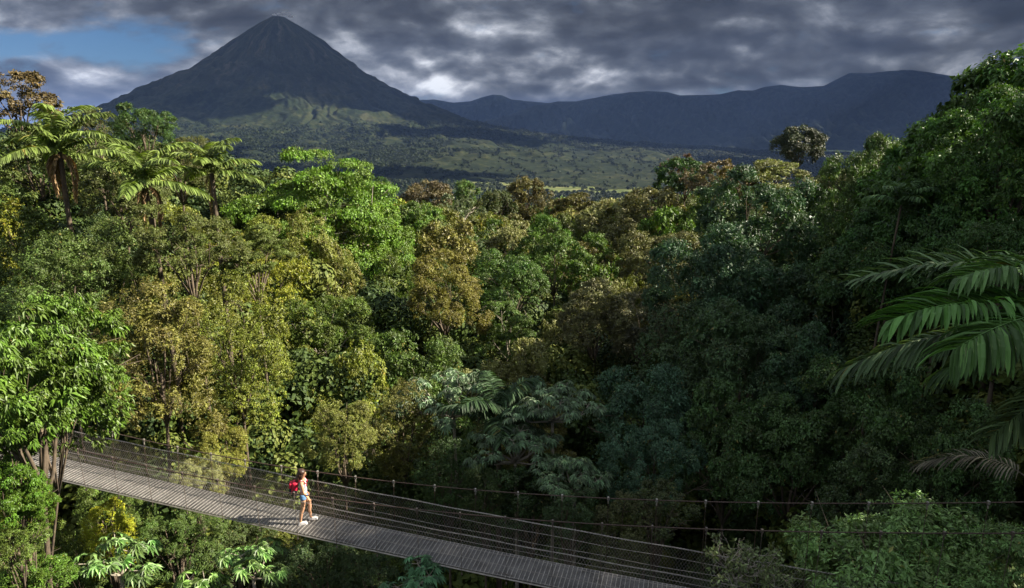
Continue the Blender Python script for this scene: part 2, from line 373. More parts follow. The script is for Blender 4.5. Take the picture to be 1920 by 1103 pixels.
# peak seen at px 521: x = tan * depth along the optical axis
_p = W(521, 30, 7000); VX = float(_p[0])
_vp = [(546, 37), (571, 55), (609, 82), (640, 106), (678, 132), (716, 156), (769, 184), (823, 206), (876, 224), (929, 239), (1005, 252), (1097, 262), (1250, 274), (1450, 287)]
VRAD = [0, 60, 105] + [float(W(a, b, 7000)[0] - VX) * (1.0 if a < 800 else 0.97) for a, b in _vp[1:]] + [9000]
VHZ = [float(W(520, 34, 7000)[2]), float(W(520, 32, 7000)[2]), float(W(546, 38, 7000)[2])] + [float(W(a, b, 7000)[2]) for a, b in _vp[1:]] + [-360]
def valley(x, y):
    z = -200 + (fbm(x / 1500, y / 1500, 4, 40) - 0.5) * 26
    z = z + 34 * np.exp(-(((x + 900) / 900) ** 2 + ((y - 3300) / 420) ** 2)) + 26 * np.exp(-(((x + 400) / 500) ** 2 + ((y - 2500) / 260) ** 2))
    return z
def ground(x, y):
    x = np.asarray(x, float); y = np.asarray(y, float)
    r = np.hypot(x, y)
    loc = canopy(x, y) - TH + (fbm(x / 5, y / 5, 3, 60) - 0.5) * 1.2
    t = ss(190, 1000, r)
    return loc * (1 - t) + valley(x, y) * t
def build_ground():
    na = 900; rad = np.concatenate([[0.5], np.geomspace(3, 1000, 150), np.geomspace(1030, 42000, 230)])
    an = np.arange(na) / na * 2 * math.pi
    X = rad[:, None] * np.sin(an)[None]; Y = rad[:, None] * np.cos(an)[None]
    Z = ground(X, Y)
    Z = np.where(rad[:, None] > 1000, Z + (fbm(X / 60, Y / 60, 3, 70) - 0.5) * 10, Z)
    V = np.stack([X, Y, Z], -1).reshape(-1, 3)
    i = np.arange(len(rad) - 1)[:, None] * na; j = np.arange(na)[None]; j2 = (j + 1) % na
    Q = np.stack([i + j, i + na + j, i + na + j2, i + j2], -1).reshape(-1, 4)
    m, nt, out = new_mat('ground'); t = NT(nt)
    geo = t.n('ShaderNodeNewGeometry'); pos = geo.outputs['Position']
    sep = t.n('ShaderNodeSeparateXYZ'); t.l(pos, sep.inputs[0])
    fine = t.noise(pos, 0.02, 6, 0.6); med = t.noise(pos, 0.004, 5, 0.55)
    forest = t.ramp(fine, [(0.3, (0.007, 0.014, 0.006)), (0.5, (0.016, 0.030, 0.010)), (0.7, (0.035, 0.055, 0.018))])
    field = t.ramp(t.noise(pos, 0.012, 5, 0.6), [(0.3, (0.05, 0.07, 0.022)), (0.5, (0.11, 0.13, 0.045)), (0.75, (0.19, 0.18, 0.08))])
    # pasture mask: an ellipse in the valley broken by noise
    ex = t.math('DIVIDE', t.math('SUBTRACT', sep.outputs[0], 250), 800); ey = t.math('DIVIDE', t.math('SUBTRACT', sep.outputs[1], 3800), 1500)
    e = t.math('ADD', t.math('MULTIPLY', ex, ex), t.math('MULTIPLY', ey, ey))
    mk = t.math('ADD', t.math('MULTIPLY', t.math('SUBTRACT', 1.0, e), 0.30), t.math('SUBTRACT', t.noise(pos, 0.0028, 5, 0.55, 0.4), 0.44))
    mr = t.n('ShaderNodeMapRange'); t.l(mk, mr.inputs[0]); mr.inputs[1].default_value = -0.015; mr.inputs[2].default_value = 0.03
    far = t.mix(mr.outputs[0], forest, field)
    near = t.ramp(t.noise(pos, 0.9, 7), [(0.3, (0.012, 0.010, 0.006)), (0.6, (0.035, 0.035, 0.014)), (0.75, (0.05, 0.06, 0.02))])
    rr = t.n('ShaderNodeVectorMath', operation='LENGTH'); t.l(pos, rr.inputs[0])
    mr2 = t.n('ShaderNodeMapRange'); t.l(rr.outputs['Value'], mr2.inputs[0]); mr2.inputs[1].default_value = 200; mr2.inputs[2].default_value = 500
    c = t.mix(mr2.outputs[0], near, far)
    p = t.n('ShaderNodeBsdfPrincipled'); t.l(c, p.inputs['Base Color']); p.inputs['Roughness'].default_value = 0.95; p.inputs['Specular IOR Level'].default_value = 0.1
    b = t.n('ShaderNodeBump'); b.inputs['Strength'].default_value = 0.8; b.inputs['Distance'].default_value = 6; t.l(fine, b.inputs['Height']); t.l(b.outputs[0], p.inputs['Normal'])
    t.l(p.outputs[0], out.inputs[0])
    o = link('ground', mesh_np('ground', V, Q, None, m, True)); tag(o, kind='structure')
build_ground()

def hill_mat(name, lo, mid, hi, sc, bump_d, top=None):
    m, nt, out = new_mat(name); t = NT(nt)
    geo = t.n('ShaderNodeNewGeometry'); pos = geo.outputs['Position']
    fine = t.noise(pos, sc * 6, 7, 0.62); med = t.noise(pos, sc, 6, 0.6, 0.5)
    f = t.math('ADD', t.math('MULTIPLY', fine, 0.6), t.math('MULTIPLY', med, 0.4))
    c = t.ramp(f, [(0.35, lo), (0.5, mid), (0.64, hi)])
    if top:
        sep = t.n('ShaderNodeSeparateXYZ'); t.l(pos, sep.inputs[0])
        z = t.math('ADD', sep.outputs[2], t.math('MULTIPLY', t.math('SUBTRACT', med, 0.5), 1100))
        mr = t.n('ShaderNodeMapRange'); t.l(z, mr.inputs[0]); mr.inputs[1].default_value = 180; mr.inputs[2].default_value = 620
        # streaked ash and rock running down the cone
        at = t.math('ARCTAN2', t.math('SUBTRACT', sep.outputs[1], VY), t.math('SUBTRACT', sep.outputs[0], VX))
        cv = t.n('ShaderNodeCombineXYZ'); wq = t.noise(pos, 0.0022, 4, 0.6); t.l(t.math('ADD', t.math('MULTIPLY', at, 7), t.math('MULTIPLY', wq, 4.5)), cv.inputs[0]); t.l(t.math('MULTIPLY', sep.outputs[2], 0.0035), cv.inputs[1])
        stn = t.noise(cv.outputs[0], 1.3, 7, 0.6, 0.4)
        tc = t.ramp(stn, [(0.35, top[0]), (0.52, top[1]), (0.68, top[2])])
        c = t.mix(mr.outputs[0], c, tc)
    p = t.n('ShaderNodeBsdfPrincipled'); t.l(c, p.inputs['Base Color']); p.inputs['Roughness'].default_value = 0.95; p.inputs['Specular IOR Level'].default_value = 0.1
    b = t.n('ShaderNodeBump'); b.inputs['Strength'].default_value = 1.0; b.inputs['Distance'].default_value = bump_d; t.l(fine, b.inputs['Height']); t.l(b.outputs[0], p.inputs['Normal'])
    t.l(p.outputs[0], out.inputs[0]); return m
def build_volcano():
    na = 1100; rad = np.concatenate([[1.0], np.geomspace(20, 400, 50), np.linspace(412, 2600, 200), np.geomspace(2625, 9000, 130)])
    an = np.arange(na) / na * 2 * math.pi
    X = VX + rad[:, None] * np.sin(an)[None]; Y = VY + rad[:, None] * np.cos(an)[None]
    Z = volc(X, Y)
    V = np.stack([X, Y, Z], -1).reshape(-1, 3)
    i = np.arange(len(rad) - 1)[:, None] * na; j = np.arange(na)[None]; j2 = (j + 1) % na
    Q = np.stack([i + j, i + na + j, i + na + j2, i + j2], -1).reshape(-1, 4)
    m = hill_mat('volcano_slopes', (0.008, 0.013, 0.006), (0.014, 0.021, 0.008), (0.042, 0.045, 0.018), 0.0035, 14,
                 top=((0.016, 0.019, 0.009), (0.032, 0.036, 0.016), (0.070, 0.062, 0.038)))
    o = link('volcano', mesh_np('volcano', V, Q, None, m, True)); tag(o, kind='structure')
build_volcano()
def build_range(name, prof, yr, yf, yb, seed, nx, x0, x1, col):
    xs = np.linspace(x0, x1, nx); ny = 160
    t = np.linspace(0, 1, ny)
    px = [p[0] for p in prof]; tops = [W(p[0], p[1], yr) for p in prof]
    hz = np.interp(xs, [q[0] for q in tops], [q[2] for q in tops])
    X = np.broadcast_to(xs[:, None], (nx, ny)); Yv = yf + (yb - yf) * t; Y = np.broadcast_to(Yv[None], (nx, ny))
    sh = np.where(Y < yr, np.clip((Y - yf) / (yr - yf), 0, 1), np.clip((yb - Y) / (yb - yr), 0, 1))
    rg = np.abs((fbm(X / 700 + 0.3 * Y / 900, Y / 2600, 4, seed) * 6) % 1.0 - 0.5) * 2
    rg2 = np.abs((fbm(X / 300, Y / 700, 4, seed + 3) * 6) % 1.0 - 0.5) * 2
    body = sh ** 1.15
    Z = -215 + (hz[:, None] + 215) * body
    k = 4 * body * (1 - body)
    Z = Z + ((rg - 0.5) * 250 + (rg2 - 0.5) * 100) * k + (fbm(X / 200, Y / 200, 4, seed + 9) - 0.5) * 36 * np.clip(k + 0.35, 0, 1)
    V = np.stack([X, Y, Z], -1).reshape(-1, 3)
    i = np.arange(nx - 1)[:, None] * ny; j = np.arange(ny - 1)[None]
    Q = np.stack([i + j, i + ny + j, i + ny + j + 1, i + j + 1], -1).reshape(-1, 4)
    m = hill_mat(name + '_forest', *col, 0.002, 26)
    o = link(name, mesh_np(name, V, Q, None, m, True)); tag(o, kind='structure')
HC = ((0.007, 0.012, 0.010), (0.013, 0.020, 0.014), (0.026, 0.034, 0.022))
build_range('mountain_range', [(500, 262), (700, 250), (860, 240), (960, 214), (1000, 199), (1045, 190), (1080, 190), (1100, 186), (1150, 177), (1185, 173), (1215, 171), (1250, 172), (1275, 179), (1320, 178), (1350, 177), (1385, 169), (1412, 170), (1432, 163), (1465, 159), (1500, 163), (1545, 161), (1562, 152), (1592, 137), (1632, 137), (1665, 133), (1710, 131), (1745, 136), (1790, 143), (1850, 160), (1960, 178), (2200, 200), (2600, 240)],
            12600, 8600, 15500, 80, 700, -6500, 16500, HC)
build_range('distant_ridge', [(300, 230), (600, 215), (760, 192), (790, 187), (815, 186), (850, 192), (880, 190), (905, 182), (925, 177), (940, 178), (960, 186), (990, 190), (1030, 193), (1100, 205), (1300, 240)],
            16500, 13500, 19500, 90, 420, -9000, 6000, HC)

# ------------------------------------------------------------------ haze, steam, clouds over the valley
def build_haze():
    m, nt, out = new_mat('haze'); v = nt.nodes.new('ShaderNodeVolumePrincipled')
    v.inputs['Color'].default_value = (0.28, 0.46, 1.0, 1); v.inputs['Density'].default_value = 1.4e-5; v.inputs['Anisotropy'].default_value = 0.0
    nt.links.new(v.outputs[0], out.inputs['Volume'])
    b = MB(); b.box((0, 0, 400), (46000, 46000, 740)); o = b.build('haze', m); tag(o, kind='stuff')
build_haze()

def lumpy(c, r, seed, sub=3, amp=0.3):
    import bmesh
    bm = bmesh.new(); bmesh.ops.create_icosphere(bm, subdivisions=sub, radius=1)
    V = np.array([v.co[:] for v in bm.verts]); Fc = np.array([[v.index for v in f.verts] for f in bm.faces]); bm.free()
    n = fbm(V[:, 0] * 1.6 + 5, V[:, 1] * 1.6 + V[:, 2] * 2.1 + 5, 4, seed)
    V = V * (1 + amp * (n[:, None] - 0.5) * 2)
    return V * np.asarray(r) + np.asarray(c), Fc
def build_shade_clouds():
    m, nt, out = new_mat('cloud'); t = NT(nt)
    d = t.n('ShaderNodeBsdfDiffuse'); d.inputs[0].default_value = (0.85, 0.86, 0.88, 1)
    tr = t.n('ShaderNodeBsdfTranslucent'); tr.inputs[0].default_value = (0.8, 0.82, 0.85, 1)
    mx = t.n('ShaderNodeMixShader'); mx.inputs[0].default_value = 0.25; t.l(d.outputs[0], mx.inputs[1]); t.l(tr.outputs[0], mx.inputs[2])
    geo = t.n('ShaderNodeNewGeometry'); nz = t.noise(geo.outputs['Position'], 0.0022, 4, 0.55); mr = t.n('ShaderNodeMapRange'); mr.interpolation_type = 'SMOOTHSTEP'; t.l(nz, mr.inputs[0])
    mr.inputs[1].default_value = 0.36; mr.inputs[2].default_value = 0.60; mr.inputs[3].default_value = 0.30; mr.inputs[4].default_value = 1.0
    tp = t.n('ShaderNodeBsdfTransparent'); m2 = t.n('ShaderNodeMixShader'); t.l(mr.outputs[0], m2.inputs[0]); t.l(tp.outputs[0], m2.inputs[1]); t.l(mx.outputs[0], m2.inputs[2]); t.l(m2.outputs[0], out.inputs[0])
    rng = np.random.default_rng(5); i = 0
    for (sx, sy, rx, ry) in CLOUD_SHADES:      # unseen clouds above the view, placed to shade this ground: centre, half sizes
        alt = 2350.0 if sy < 8000 else 3400.0 if sy < 14000 else 4500.0; z0 = 0 if sy < 8000 else 500
        k = (alt - z0) / SUN_DIR.z
        cx = sx + SUN_DIR.x * k; cyy = sy + SUN_DIR.y * k
        b = MB()
        for q in range(13):
            ax = rng.uniform(-0.68, 0.68); ay = rng.uniform(-0.68, 0.68)
            if q == 0: ax = ay = 0
            s = 0.66 if q == 0 else rng.uniform(0.2, 0.5)
            b.add(*lumpy((cx + ax * rx, cyy + ay * ry, alt + rng.uniform(0, 60)), (rx * s, ry * s, 170 * (0.6 + s)), 200 + i * 10 + q, 3, 0.4))
        o = b.build('cloud', m, smooth=True); tag(o, kind='stuff'); i += 1
SHADE_Z = {}
CLOUD_SHADES = [(-2900, 6500, 1500, 1150), (-1700, 6800, 1100, 1100), (-200, 5300, 750, 600), (400, 6900, 1500, 900), (-3600, 4700, 900, 450),
                (2500, 7300, 2400, 900), (-500, 2900, 700, 330), (800, 11300, 3200, 2700), (4300, 11500, 3200, 2800), (8000, 11500, 3200, 2900), (11800, 11500, 3200, 2800), (2900, 5200, 900, 800), (300, 16500, 3800, 2600), (-1900, 3700, 800, 380), (2300, 3900, 800, 900), (1500, 6100, 1300, 650), (-2600, 5400, 500, 300), (6500, 8700, 2600, 1000), (10500, 9000, 3000, 1300), (-2200, 12500, 2400, 2000), (2500, 12500, 2600, 1900), (6300, 12300, 2600, 1900)]
build_shade_clouds()

def build_steam():
    m, nt, out = new_mat('steam'); v = nt.nodes.new('ShaderNodeVolumePrincipled')
    v.inputs['Color'].default_value = (0.98, 0.98, 1, 1); v.inputs['Density'].default_value = 0.03
    nt.links.new(v.outputs[0], out.inputs['Volume'])
    b = MB(); q = 0
    for px, py, rx, rz in ((524, 27, 26, 9), (534, 26, 34, 12), (545, 31, 26, 12), (541, 25, 22, 8), (515, 28, 20, 7)):
        b.add(*lumpy(W(px, py, 6980 + 20 * q), (rx, 30, rz), 300 + q, 3, 0.5)); q += 1
    o = b.build('steam', m, smooth=True); tag(o, kind='stuff')
build_steam()

BRIDGE_P0 = np.array([-5.335, 15.781]); BA = np.array([math.cos(math.radians(15)), -math.sin(math.radians(15))]); BN = np.array([math.sin(math.radians(15)), math.cos(math.radians(15))])
# ------------------------------------------------------------------ far forest in the valley (one mass) and undergrowth
def blob_proto(name, n, seed, mat, r=1.0, leaf=0.5):
    rng = np.random.default_rng(seed)
    d = unit(rng.standard_normal((n, 3)) + np.array([0, 0, 0.5])); P = d * r * (0.7 + 0.35 * rng.random((n, 1))) * np.array([1, 1, 0.85])
    D = unit(np.cross(d, rng.standard_normal((n, 3)))); N = unit(d + 0.5 * rng.standard_normal((n, 3)))
    V, Q = leaf_quads(P - D * leaf * 0.5, D, N, leaf * (0.7 + 0.6 * rng.random(n)), leaf * 0.75, 0.1, 0.1)
    return bpy.data.objects.new(name, mesh_np(name, V, Q, {'tint': rng.random(n), 'clump': rng.random(n)}, mat))
def stuff_leaf_mat(name, c0, c1, c2):
    m, nt, out = new_mat(name); t = NT(nt)
    geo = t.n('ShaderNodeNewGeometry'); oi = t.n('ShaderNodeObjectInfo'); a1 = t.n('ShaderNodeAttribute', attribute_name='tint')
    f = t.math('ADD', t.math('MULTIPLY', oi.outputs['Random'], 0.7), t.math('MULTIPLY', a1.outputs['Fac'], 0.3))
    c = t.ramp(f, [(0.1, c0), (0.55, c1), (0.97, c2)])
    p = t.n('ShaderNodeBsdfPrincipled'); t.l(c, p.inputs['Base Color']); p.inputs['Roughness'].default_value = 0.6; p.inputs['Specular IOR Level'].default_value = 0.25
    t.l(p.outputs[0], out.inputs[0]); return m
def gn_scatter(name, P, S, protos, kind='stuff'):
    me = bpy.data.meshes.new(name); me.vertices.add(len(P)); me.vertices.foreach_set('co', np.asarray(P, np.float32).reshape(-1))
    at = me.attributes.new('size', 'FLOAT', 'POINT'); at.data.foreach_set('value', np.asarray(S, np.float32))
    o = link(name, me); tag(o, kind=kind)
    ng = bpy.data.node_groups.new(name, 'GeometryNodeTree')
    ng.interface.new_socket('Geometry', in_out='INPUT', socket_type='NodeSocketGeometry'); ng.interface.new_socket('Geometry', in_out='OUTPUT', socket_type='NodeSocketGeometry')
    N = ng.nodes; L = ng.links; gi = N.new('NodeGroupInput'); go = N.new('NodeGroupOutput')
    g2i = N.new('GeometryNodeGeometryToInstance')
    for p in protos:
        oi = N.new('GeometryNodeObjectInfo'); oi.inputs[0].default_value = p; oi.inputs['As Instance'].default_value = True
        L.new(oi.outputs['Geometry'], g2i.inputs[0])
    iop = N.new('GeometryNodeInstanceOnPoints'); iop.inputs['Pick Instance'].default_value = True
    jg = N.new('GeometryNodeJoinGeometry')
    N.remove(g2i)
    for nd in [n for n in N if n.bl_idname == 'GeometryNodeObjectInfo']: L.new(nd.outputs['Geometry'], jg.inputs[0])
    L.new(gi.outputs[0], iop.inputs['Points']); L.new(jg.outputs[0], iop.inputs['Instance'])
    rv = N.new('FunctionNodeRandomValue'); rv.data_type = 'FLOAT_VECTOR'; rv.inputs[0].default_value = (-0.15, -0.15, 0); rv.inputs[1].default_value = (0.15, 0.15, 6.28)
    L.new(rv.outputs[0], iop.inputs['Rotation'])
    na = N.new('GeometryNodeInputNamedAttribute'); na.data_type = 'FLOAT'; na.inputs[0].default_value = 'size'
    L.new(na.outputs[0], iop.inputs['Scale']); L.new(iop.outputs[0], go.inputs[0])
    md = o.modifiers.new('scatter', 'NODES'); md.node_group = ng
    return o
def pasture_mask(x, y):
    e = ((x - 250) / 800) ** 2 + ((y - 3800) / 1500) ** 2
    return (1 - e) * 0.30 + fbm(x / 420, y / 420, 4, 55) - 0.5
M_VF = stuff_leaf_mat('valley_foliage', (0.006, 0.013, 0.005), (0.014, 0.026, 0.009), (0.045, 0.062, 0.018))
def build_valley_forest():
    rng = np.random.default_rng(11)
    n = 230000
    y = np.sqrt(rng.random(n) * (7200 ** 2 - 1300 ** 2) + 1300 ** 2); x = (rng.random(n) * 1.7 - 0.85) * y
    keep = (pasture_mask(x, y) < 0.0) | (rng.random(n) < 0.02)
    # hedgerow lines across the pastures
    hedge = (np.abs((fbm(x / 500, y / 900, 2, 77) * 9) % 1 - 0.5) < 0.03) | (np.abs((x / 260 + fbm(x / 300, y / 300, 2, 78)) % 1 - 0.5) < 0.03)
    keep |= hedge & (rng.random(n) < 0.75)
    x = x[keep]; y = y[keep]
    zg = ground(x, y); zv = volc(x, y); z = np.maximum(zg, zv)
    rv = np.hypot(x - VX, y - VY); k2 = rng.random(len(x)) < ss(1700, 3300, rv) * 0.88 + 0.12; k2 &= rv > 1900; k2 &= fbm(x / 130, y / 130, 3, 44) > 0.34
    x, y, z = x[k2], y[k2], z[k2]
    s = (3.5 + 5 * rng.random(len(x)) ** 2) * (0.8 + y / 9000)
    P = np.stack([x, y, z + s * 0.55], 1)
    gn_scatter('valley_forest', P, s, [blob_proto('forest_blob_%s' % 'abc'[i], 70, 400 + i, M_VF, 1.0, 0.55) for i in range(3)])
build_valley_forest()
M_UG = stuff_leaf_mat('undergrowth_foliage', (0.022, 0.044, 0.012), (0.06, 0.095, 0.017), (0.15, 0.165, 0.03))
def build_undergrowth():
    rng = np.random.default_rng(12); n = 9000
    y = np.sqrt(rng.random(n) * (190 ** 2 - 9 ** 2) + 81); x = (rng.random(n) * 1.9 - 0.95) * (y + 4)
    s = 0.9 + 1.3 * rng.random(n)
    z = ground(x, y) + s * 0.4
    # saplings and climbers filling the space under the crowns
    n2 = 9000; y2 = np.sqrt(rng.random(n2) * (75 ** 2 - 15 ** 2) + 225); x2 = (rng.random(n2) * 1.75 - 0.875) * (y2 + 3)
    h = rng.random(n2) ** 0.8 * 11.5 * (0.45 + 1.0 * (fbm(x2 / 3.5, y2 / 3.5, 3, 90) - 0.15))
    z2 = ground(x2, y2) + np.clip(h, 0, 10.8); s2 = 0.7 + 1.0 * rng.random(n2)
    dn = (x2 - BRIDGE_P0[0]) * BN[0] + (y2 - BRIDGE_P0[1]) * BN[1]
    k = (z2 < -12.6) | (dn > s2 + 1.6)
    x2, y2, z2, s2 = x2[k], y2[k], z2[k], s2[k]
    P = np.concatenate([np.stack([x, y, z], 1), np.stack([x2, y2, z2], 1)])
    gn_scatter('undergrowth', P, np.concatenate([s, s2]), [blob_proto('undergrowth_clump_%s' % 'abc'[i], 420, 420 + i, M_UG, 1.0, (0.2, 0.26, 0.16)[i]) for i in range(3)])
build_undergrowth()

# ------------------------------------------------------------------ trees
TREES = []    # (x, y, R) of placed trees
def trunk_mesh(base, top, C, s, rng, r0, mat, k=7, lean=0.4, nl=9):
    """base/top relative to tree root; C lobe centres relative to crown centre (top)"""
    b = MB(); base = np.array(base, float); top = np.array(top, float)
    n = 9; t = np.linspace(0, 1, n)[:, None]
    P = base + (top - base) * t + np.sin(t * 3.1) * rng.standard_normal(3) * np.array([lean, lean, 0]) * 0.5
    P += rng.standard_normal((n, 3)) * np.array([0.05, 0.05, 0]) * r0 * 8 * (t * (1 - t) * 4)
    b.tube(P, r0 * (1.25 - 0.85 * t[:, 0]) * np.where(t[:, 0] < 0.05, 1.5, 1), k)
    hi = np.where(C[:, 2] > -0.1 * np.abs(C[:, 2]).max())[0]; idx = rng.permutation(hi)[:nl]
    for i in idx:
        t0 = rng.uniform(0.88, 1.0); a = P[int(t0 * (n - 1))]; c = top + C[i] * s * 0.95
        m = a + (c - a) * 0.5 + np.array([0, 0, 0.12 * np.linalg.norm(c - a)]) + rng.standard_normal(3) * 0.12 * s
        q = np.array([a, (a + m) / 2 + rng.standard_normal(3) * 0.05, m, (m + c) / 2, c])
        b.tube(q, r0 * np.array([0.55, 0.42, 0.32, 0.22, 0.1]), 5)
        for _ in range(2):
            e = c + rng.standard_normal(3) * 0.8 * s
            b.tube(np.array([(m + c) / 2, (c + e) / 2 + rng.standard_normal(3) * 0.08, e]), r0 * np.array([0.16, 0.1, 0.04]), 4)
    for _ in range(7):       # thin bare twigs poking out of the crown
        i = rng.choice(idx); c = top + C[i] * s * 0.95; d = unit(C[i] * np.array([1, 1, 0.6]) + rng.standard_normal(3) * 1.2 * s + np.array([0, 0, 1.0]))
        L_ = rng.uniform(1.2, 2.2) * s; q = c + d * L_ * 0.6
        b.tube(np.array([c, q, c + d * L_ + rng.standard_normal(3) * 0.15 * s]), r0 * np.array([0.2, 0.13, 0.05]), 4)
        b.tube(np.array([q, q + unit(d + rng.standard_normal(3) * 0.6) * L_ * 0.5]), r0 * np.array([0.1, 0.04]), 4)
    return b.mesh('trunk', mat, True)
def tree(kind, x, y, ztop, R, color, label, cat='tree', name='rainforest_tree', group=None, seed=0, bark=None, zs=1.0, r0=None, zbase=None, lift=0.0, shift=0.0):
    pr = PROTO[kind]; rng = np.random.default_rng(seed * 7 + 3)
    s = R / pr['R']; zc_ = ztop - pr['H'] * s * zs - lift
    zb = float(ground(x, y)) - 0.15 if zbase is None else zbase
    zb = min(zb, zc_ - 1.0 * s)
    root = link(name, None, loc=(x + shift, y, zb)); tag(root, label, cat, group)
    off = rng.uniform(-0.12, 0.12, 2) * R
    me = trunk_mesh((off[0], off[1], 0), (-shift, 0, zc_ - zb - 0.2 * pr['H'] * s * zs), pr['C'] * np.array([1, 1, zs]), s, rng, r0 or 0.028 * R + 0.045, bark or M_BARK)
    link('trunk', me, root)
    c = link('crown', pr['mesh'], root, loc=(-shift, 0, zc_ - zb), rz=rng.uniform(0, 6.28), sc=(s * rng.uniform(0.92, 1.08), s * rng.uniform(0.92, 1.08), s * zs))
    c.rotation_euler = (rng.uniform(-0.22, 0.22), rng.uniform(-0.22, 0.22), c.rotation_euler[2])
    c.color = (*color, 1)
    TREES.append((x, y, R)); return root

# colours (real foliage albedo)
OLIVE = (0.135, 0.150, 0.018); YELLOW = (0.20, 0.21, 0.016); LIME = (0.13, 0.20, 0.014); GREEN = (0.085, 0.145, 0.016)
DEEP = (0.060, 0.110, 0.030); BLUE = (0.070, 0.118, 0.045); OCHRE = (0.155, 0.140, 0.026); PALE = (0.20, 0.20, 0.070); RUST = (0.17, 0.075, 0.022); GREY = (0.085, 0.115, 0.065)

def T(kind, px, py, yf, R, color, label, **k):
    p = W(px, py, yf)
    return tree(kind, p[0], p[1], p[2], R, color, label, seed=int(px * 3 + py), **k)
# --- trees one can point at
T('layer1', 602, 290, 58, 8.3, (0.115, 0.20, 0.018), 'huge bright green umbrella tree with layered domed crown right of the three palms', zs=1.3, name='umbrella_tree', bark=M_PALEBARK)
T('fopen', 22, 128, 46, 3.0, (0.105, 0.078, 0.03), 'brown-leaved tree in the top left corner against the clouds', name='brown_tree')
T('big2', 262, 196, 40, 2.1, (0.06, 0.11, 0.025), 'glossy round-leaved tree crossing the foot of the volcano above the palms', name='glossy_tree')
T('open1', 170, 200, 44, 1.9, (0.10, 0.12, 0.03), 'thin leafy treetop between the brown tree and the glossy tree', name='rainforest_tree')
T('fine1', 330, 262, 46, 2.6, (0.10, 0.11, 0.028), 'olive tree behind the middle palm, left of the upright palm', name='rainforest_tree')
T('broad1', 60, 235, 42, 3.0, (0.09, 0.12, 0.025), 'leafy green tree behind the leftmost palm', name='rainforest_tree')
T('broad2', 220, 262, 38, 2.8, (0.10, 0.12, 0.03), 'dense green tree between the leftmost palm and the middle palm', name='rainforest_tree')
T('column1', 40, 345, 30, 2.6, (0.10, 0.14, 0.03), 'tall yellowish-green tree under the leftmost palm at the left edge', name='rainforest_tree')
T('fbroad1', 1502, 238, 112, 4.4, (0.042, 0.055, 0.020), 'lone dark round-headed tree rising above the forest against the mountains', name='emergent_tree')
T('flayer', 1450, 303, 72, 4.6, (0.16, 0.17, 0.04), 'flat pale yellow-green treetop just below the lone dark tree', name='flat_topped_tree', zs=0.7)
T('layer2', 1578, 312, 52, 2.2, (0.13, 0.15, 0.05), 'small thin flat-topped tree with pale branches left of the great right-hand tree', name='flat_topped_tree', bark=M_PALEBARK, zs=0.8)
T('fbroad2', 1287, 296, 88, 4.2, (0.045, 0.10, 0.018), 'dense bright green round tree on the skyline below the mountain range', name='round_tree')
T('fopen', 1340, 300, 80, 3.4, (0.15, 0.115, 0.055), 'half-bare brownish tree right of the dense round skyline tree', name='dry_tree')
T('fopen', 1385, 318, 74, 3.6, (0.17, 0.125, 0.035), 'rusty orange-brown tree in the gap below the lone dark tree', name='dry_tree')
T('fopen', 1276, 290, 96, 2.4, (0.16, 0.10, 0.07), 'pinkish twiggy treetop peeping over the dense round skyline tree', name='dry_tree')
T('fbroad1', 800, 340, 118, 4.6, (0.13, 0.105, 0.05), 'brown domed treetop on the skyline in the centre left', name='domed_tree')
T('fcolumn', 870, 338, 112, 2.6, (0.09, 0.15, 0.03), 'bright green leafy point rising on the skyline right of the brown dome', name='pointed_tree')
T('fbroad2', 698, 330, 120, 3.0, (0.045, 0.10, 0.02), 'small dark green tuft on the skyline just right of the umbrella tree', name='round_tree')
T('fopen', 858, 366, 92, 3.6, (0.12, 0.15, 0.07), 'grey-green tree with pale forked trunk below the skyline', name='pale_trunk_tree', bark=M_PALEBARK, r0=0.4)
T('fcolumn', 985, 332, 112, 4.2, (0.12, 0.105, 0.03), 'brownish olive treetop at the centre of the skyline', name='rainforest_tree')
T('fbroad2', 935, 356, 108, 4.0, (0.07, 0.09, 0.025), 'dark olive treetop left of the central brownish skyline tree', name='rainforest_tree')
T('flayer', 1080, 362, 104, 5.2, (0.11, 0.10, 0.025), 'wide low ochre crown on the skyline in front of the pastures', name='rainforest_tree')
T('fbroad1', 1150, 378, 84, 5.0, PALE, 'broad pale olive crown below the pastures', name='rainforest_tree')
T('fbroad2', 1232, 350, 84, 5.2, (0.15, 0.145, 0.05), 'large pale sunlit crown left of the dense round skyline tree', name='rainforest_tree')
T('broad2', 1040, 405, 60, 4.3, (0.085, 0.15, 0.018), 'fresh green spreading tree in the middle of the forest', name='spreading_tree')
T('broad1', 960, 470, 52, 3.6, (0.07, 0.13, 0.02), 'deep green tree under the fresh green spreading tree', name='rainforest_tree')
T('fine1', 830, 486, 43, 3.4, (0.16, 0.145, 0.025), 'ochre-topped tree with thin bare trunk left of the ravine', name='ochre_tree', zs=1.1)
T('broad2', 1120, 512, 42, 3.0, (0.14, 0.14, 0.055), 'pale olive tree with leaning dark trunk on the edge of the shade', name='rainforest_tree', lift=0.3)
T('fine1', 1215, 560, 42, 3.4, (0.12, 0.12, 0.065), 'greyish twiggy tree between the pale olive tree and the dark trees', name='rainforest_tree')
T('broad1', 1245, 430, 58, 4.0, (0.13, 0.13, 0.04), 'pale golden tree with dark boughs beside the shaded wood', name='rainforest_tree')
T('column1', 190, 400, 28, 2.2, (0.10, 0.14, 0.03), 'green vine-hung tree in front of the trunks between the leftmost and middle palms', name='vine_hung_tree')
T('fine1', 345, 395, 27.5, 2.2, (0.11, 0.13, 0.03), 'fine-leaved olive tree under the middle and rightmost palms', name='rainforest_tree')
T('layer2', 470, 425, 31, 2.2, (0.13, 0.165, 0.035), 'tiered pale green tree right below the rightmost palm', name='tiered_tree')
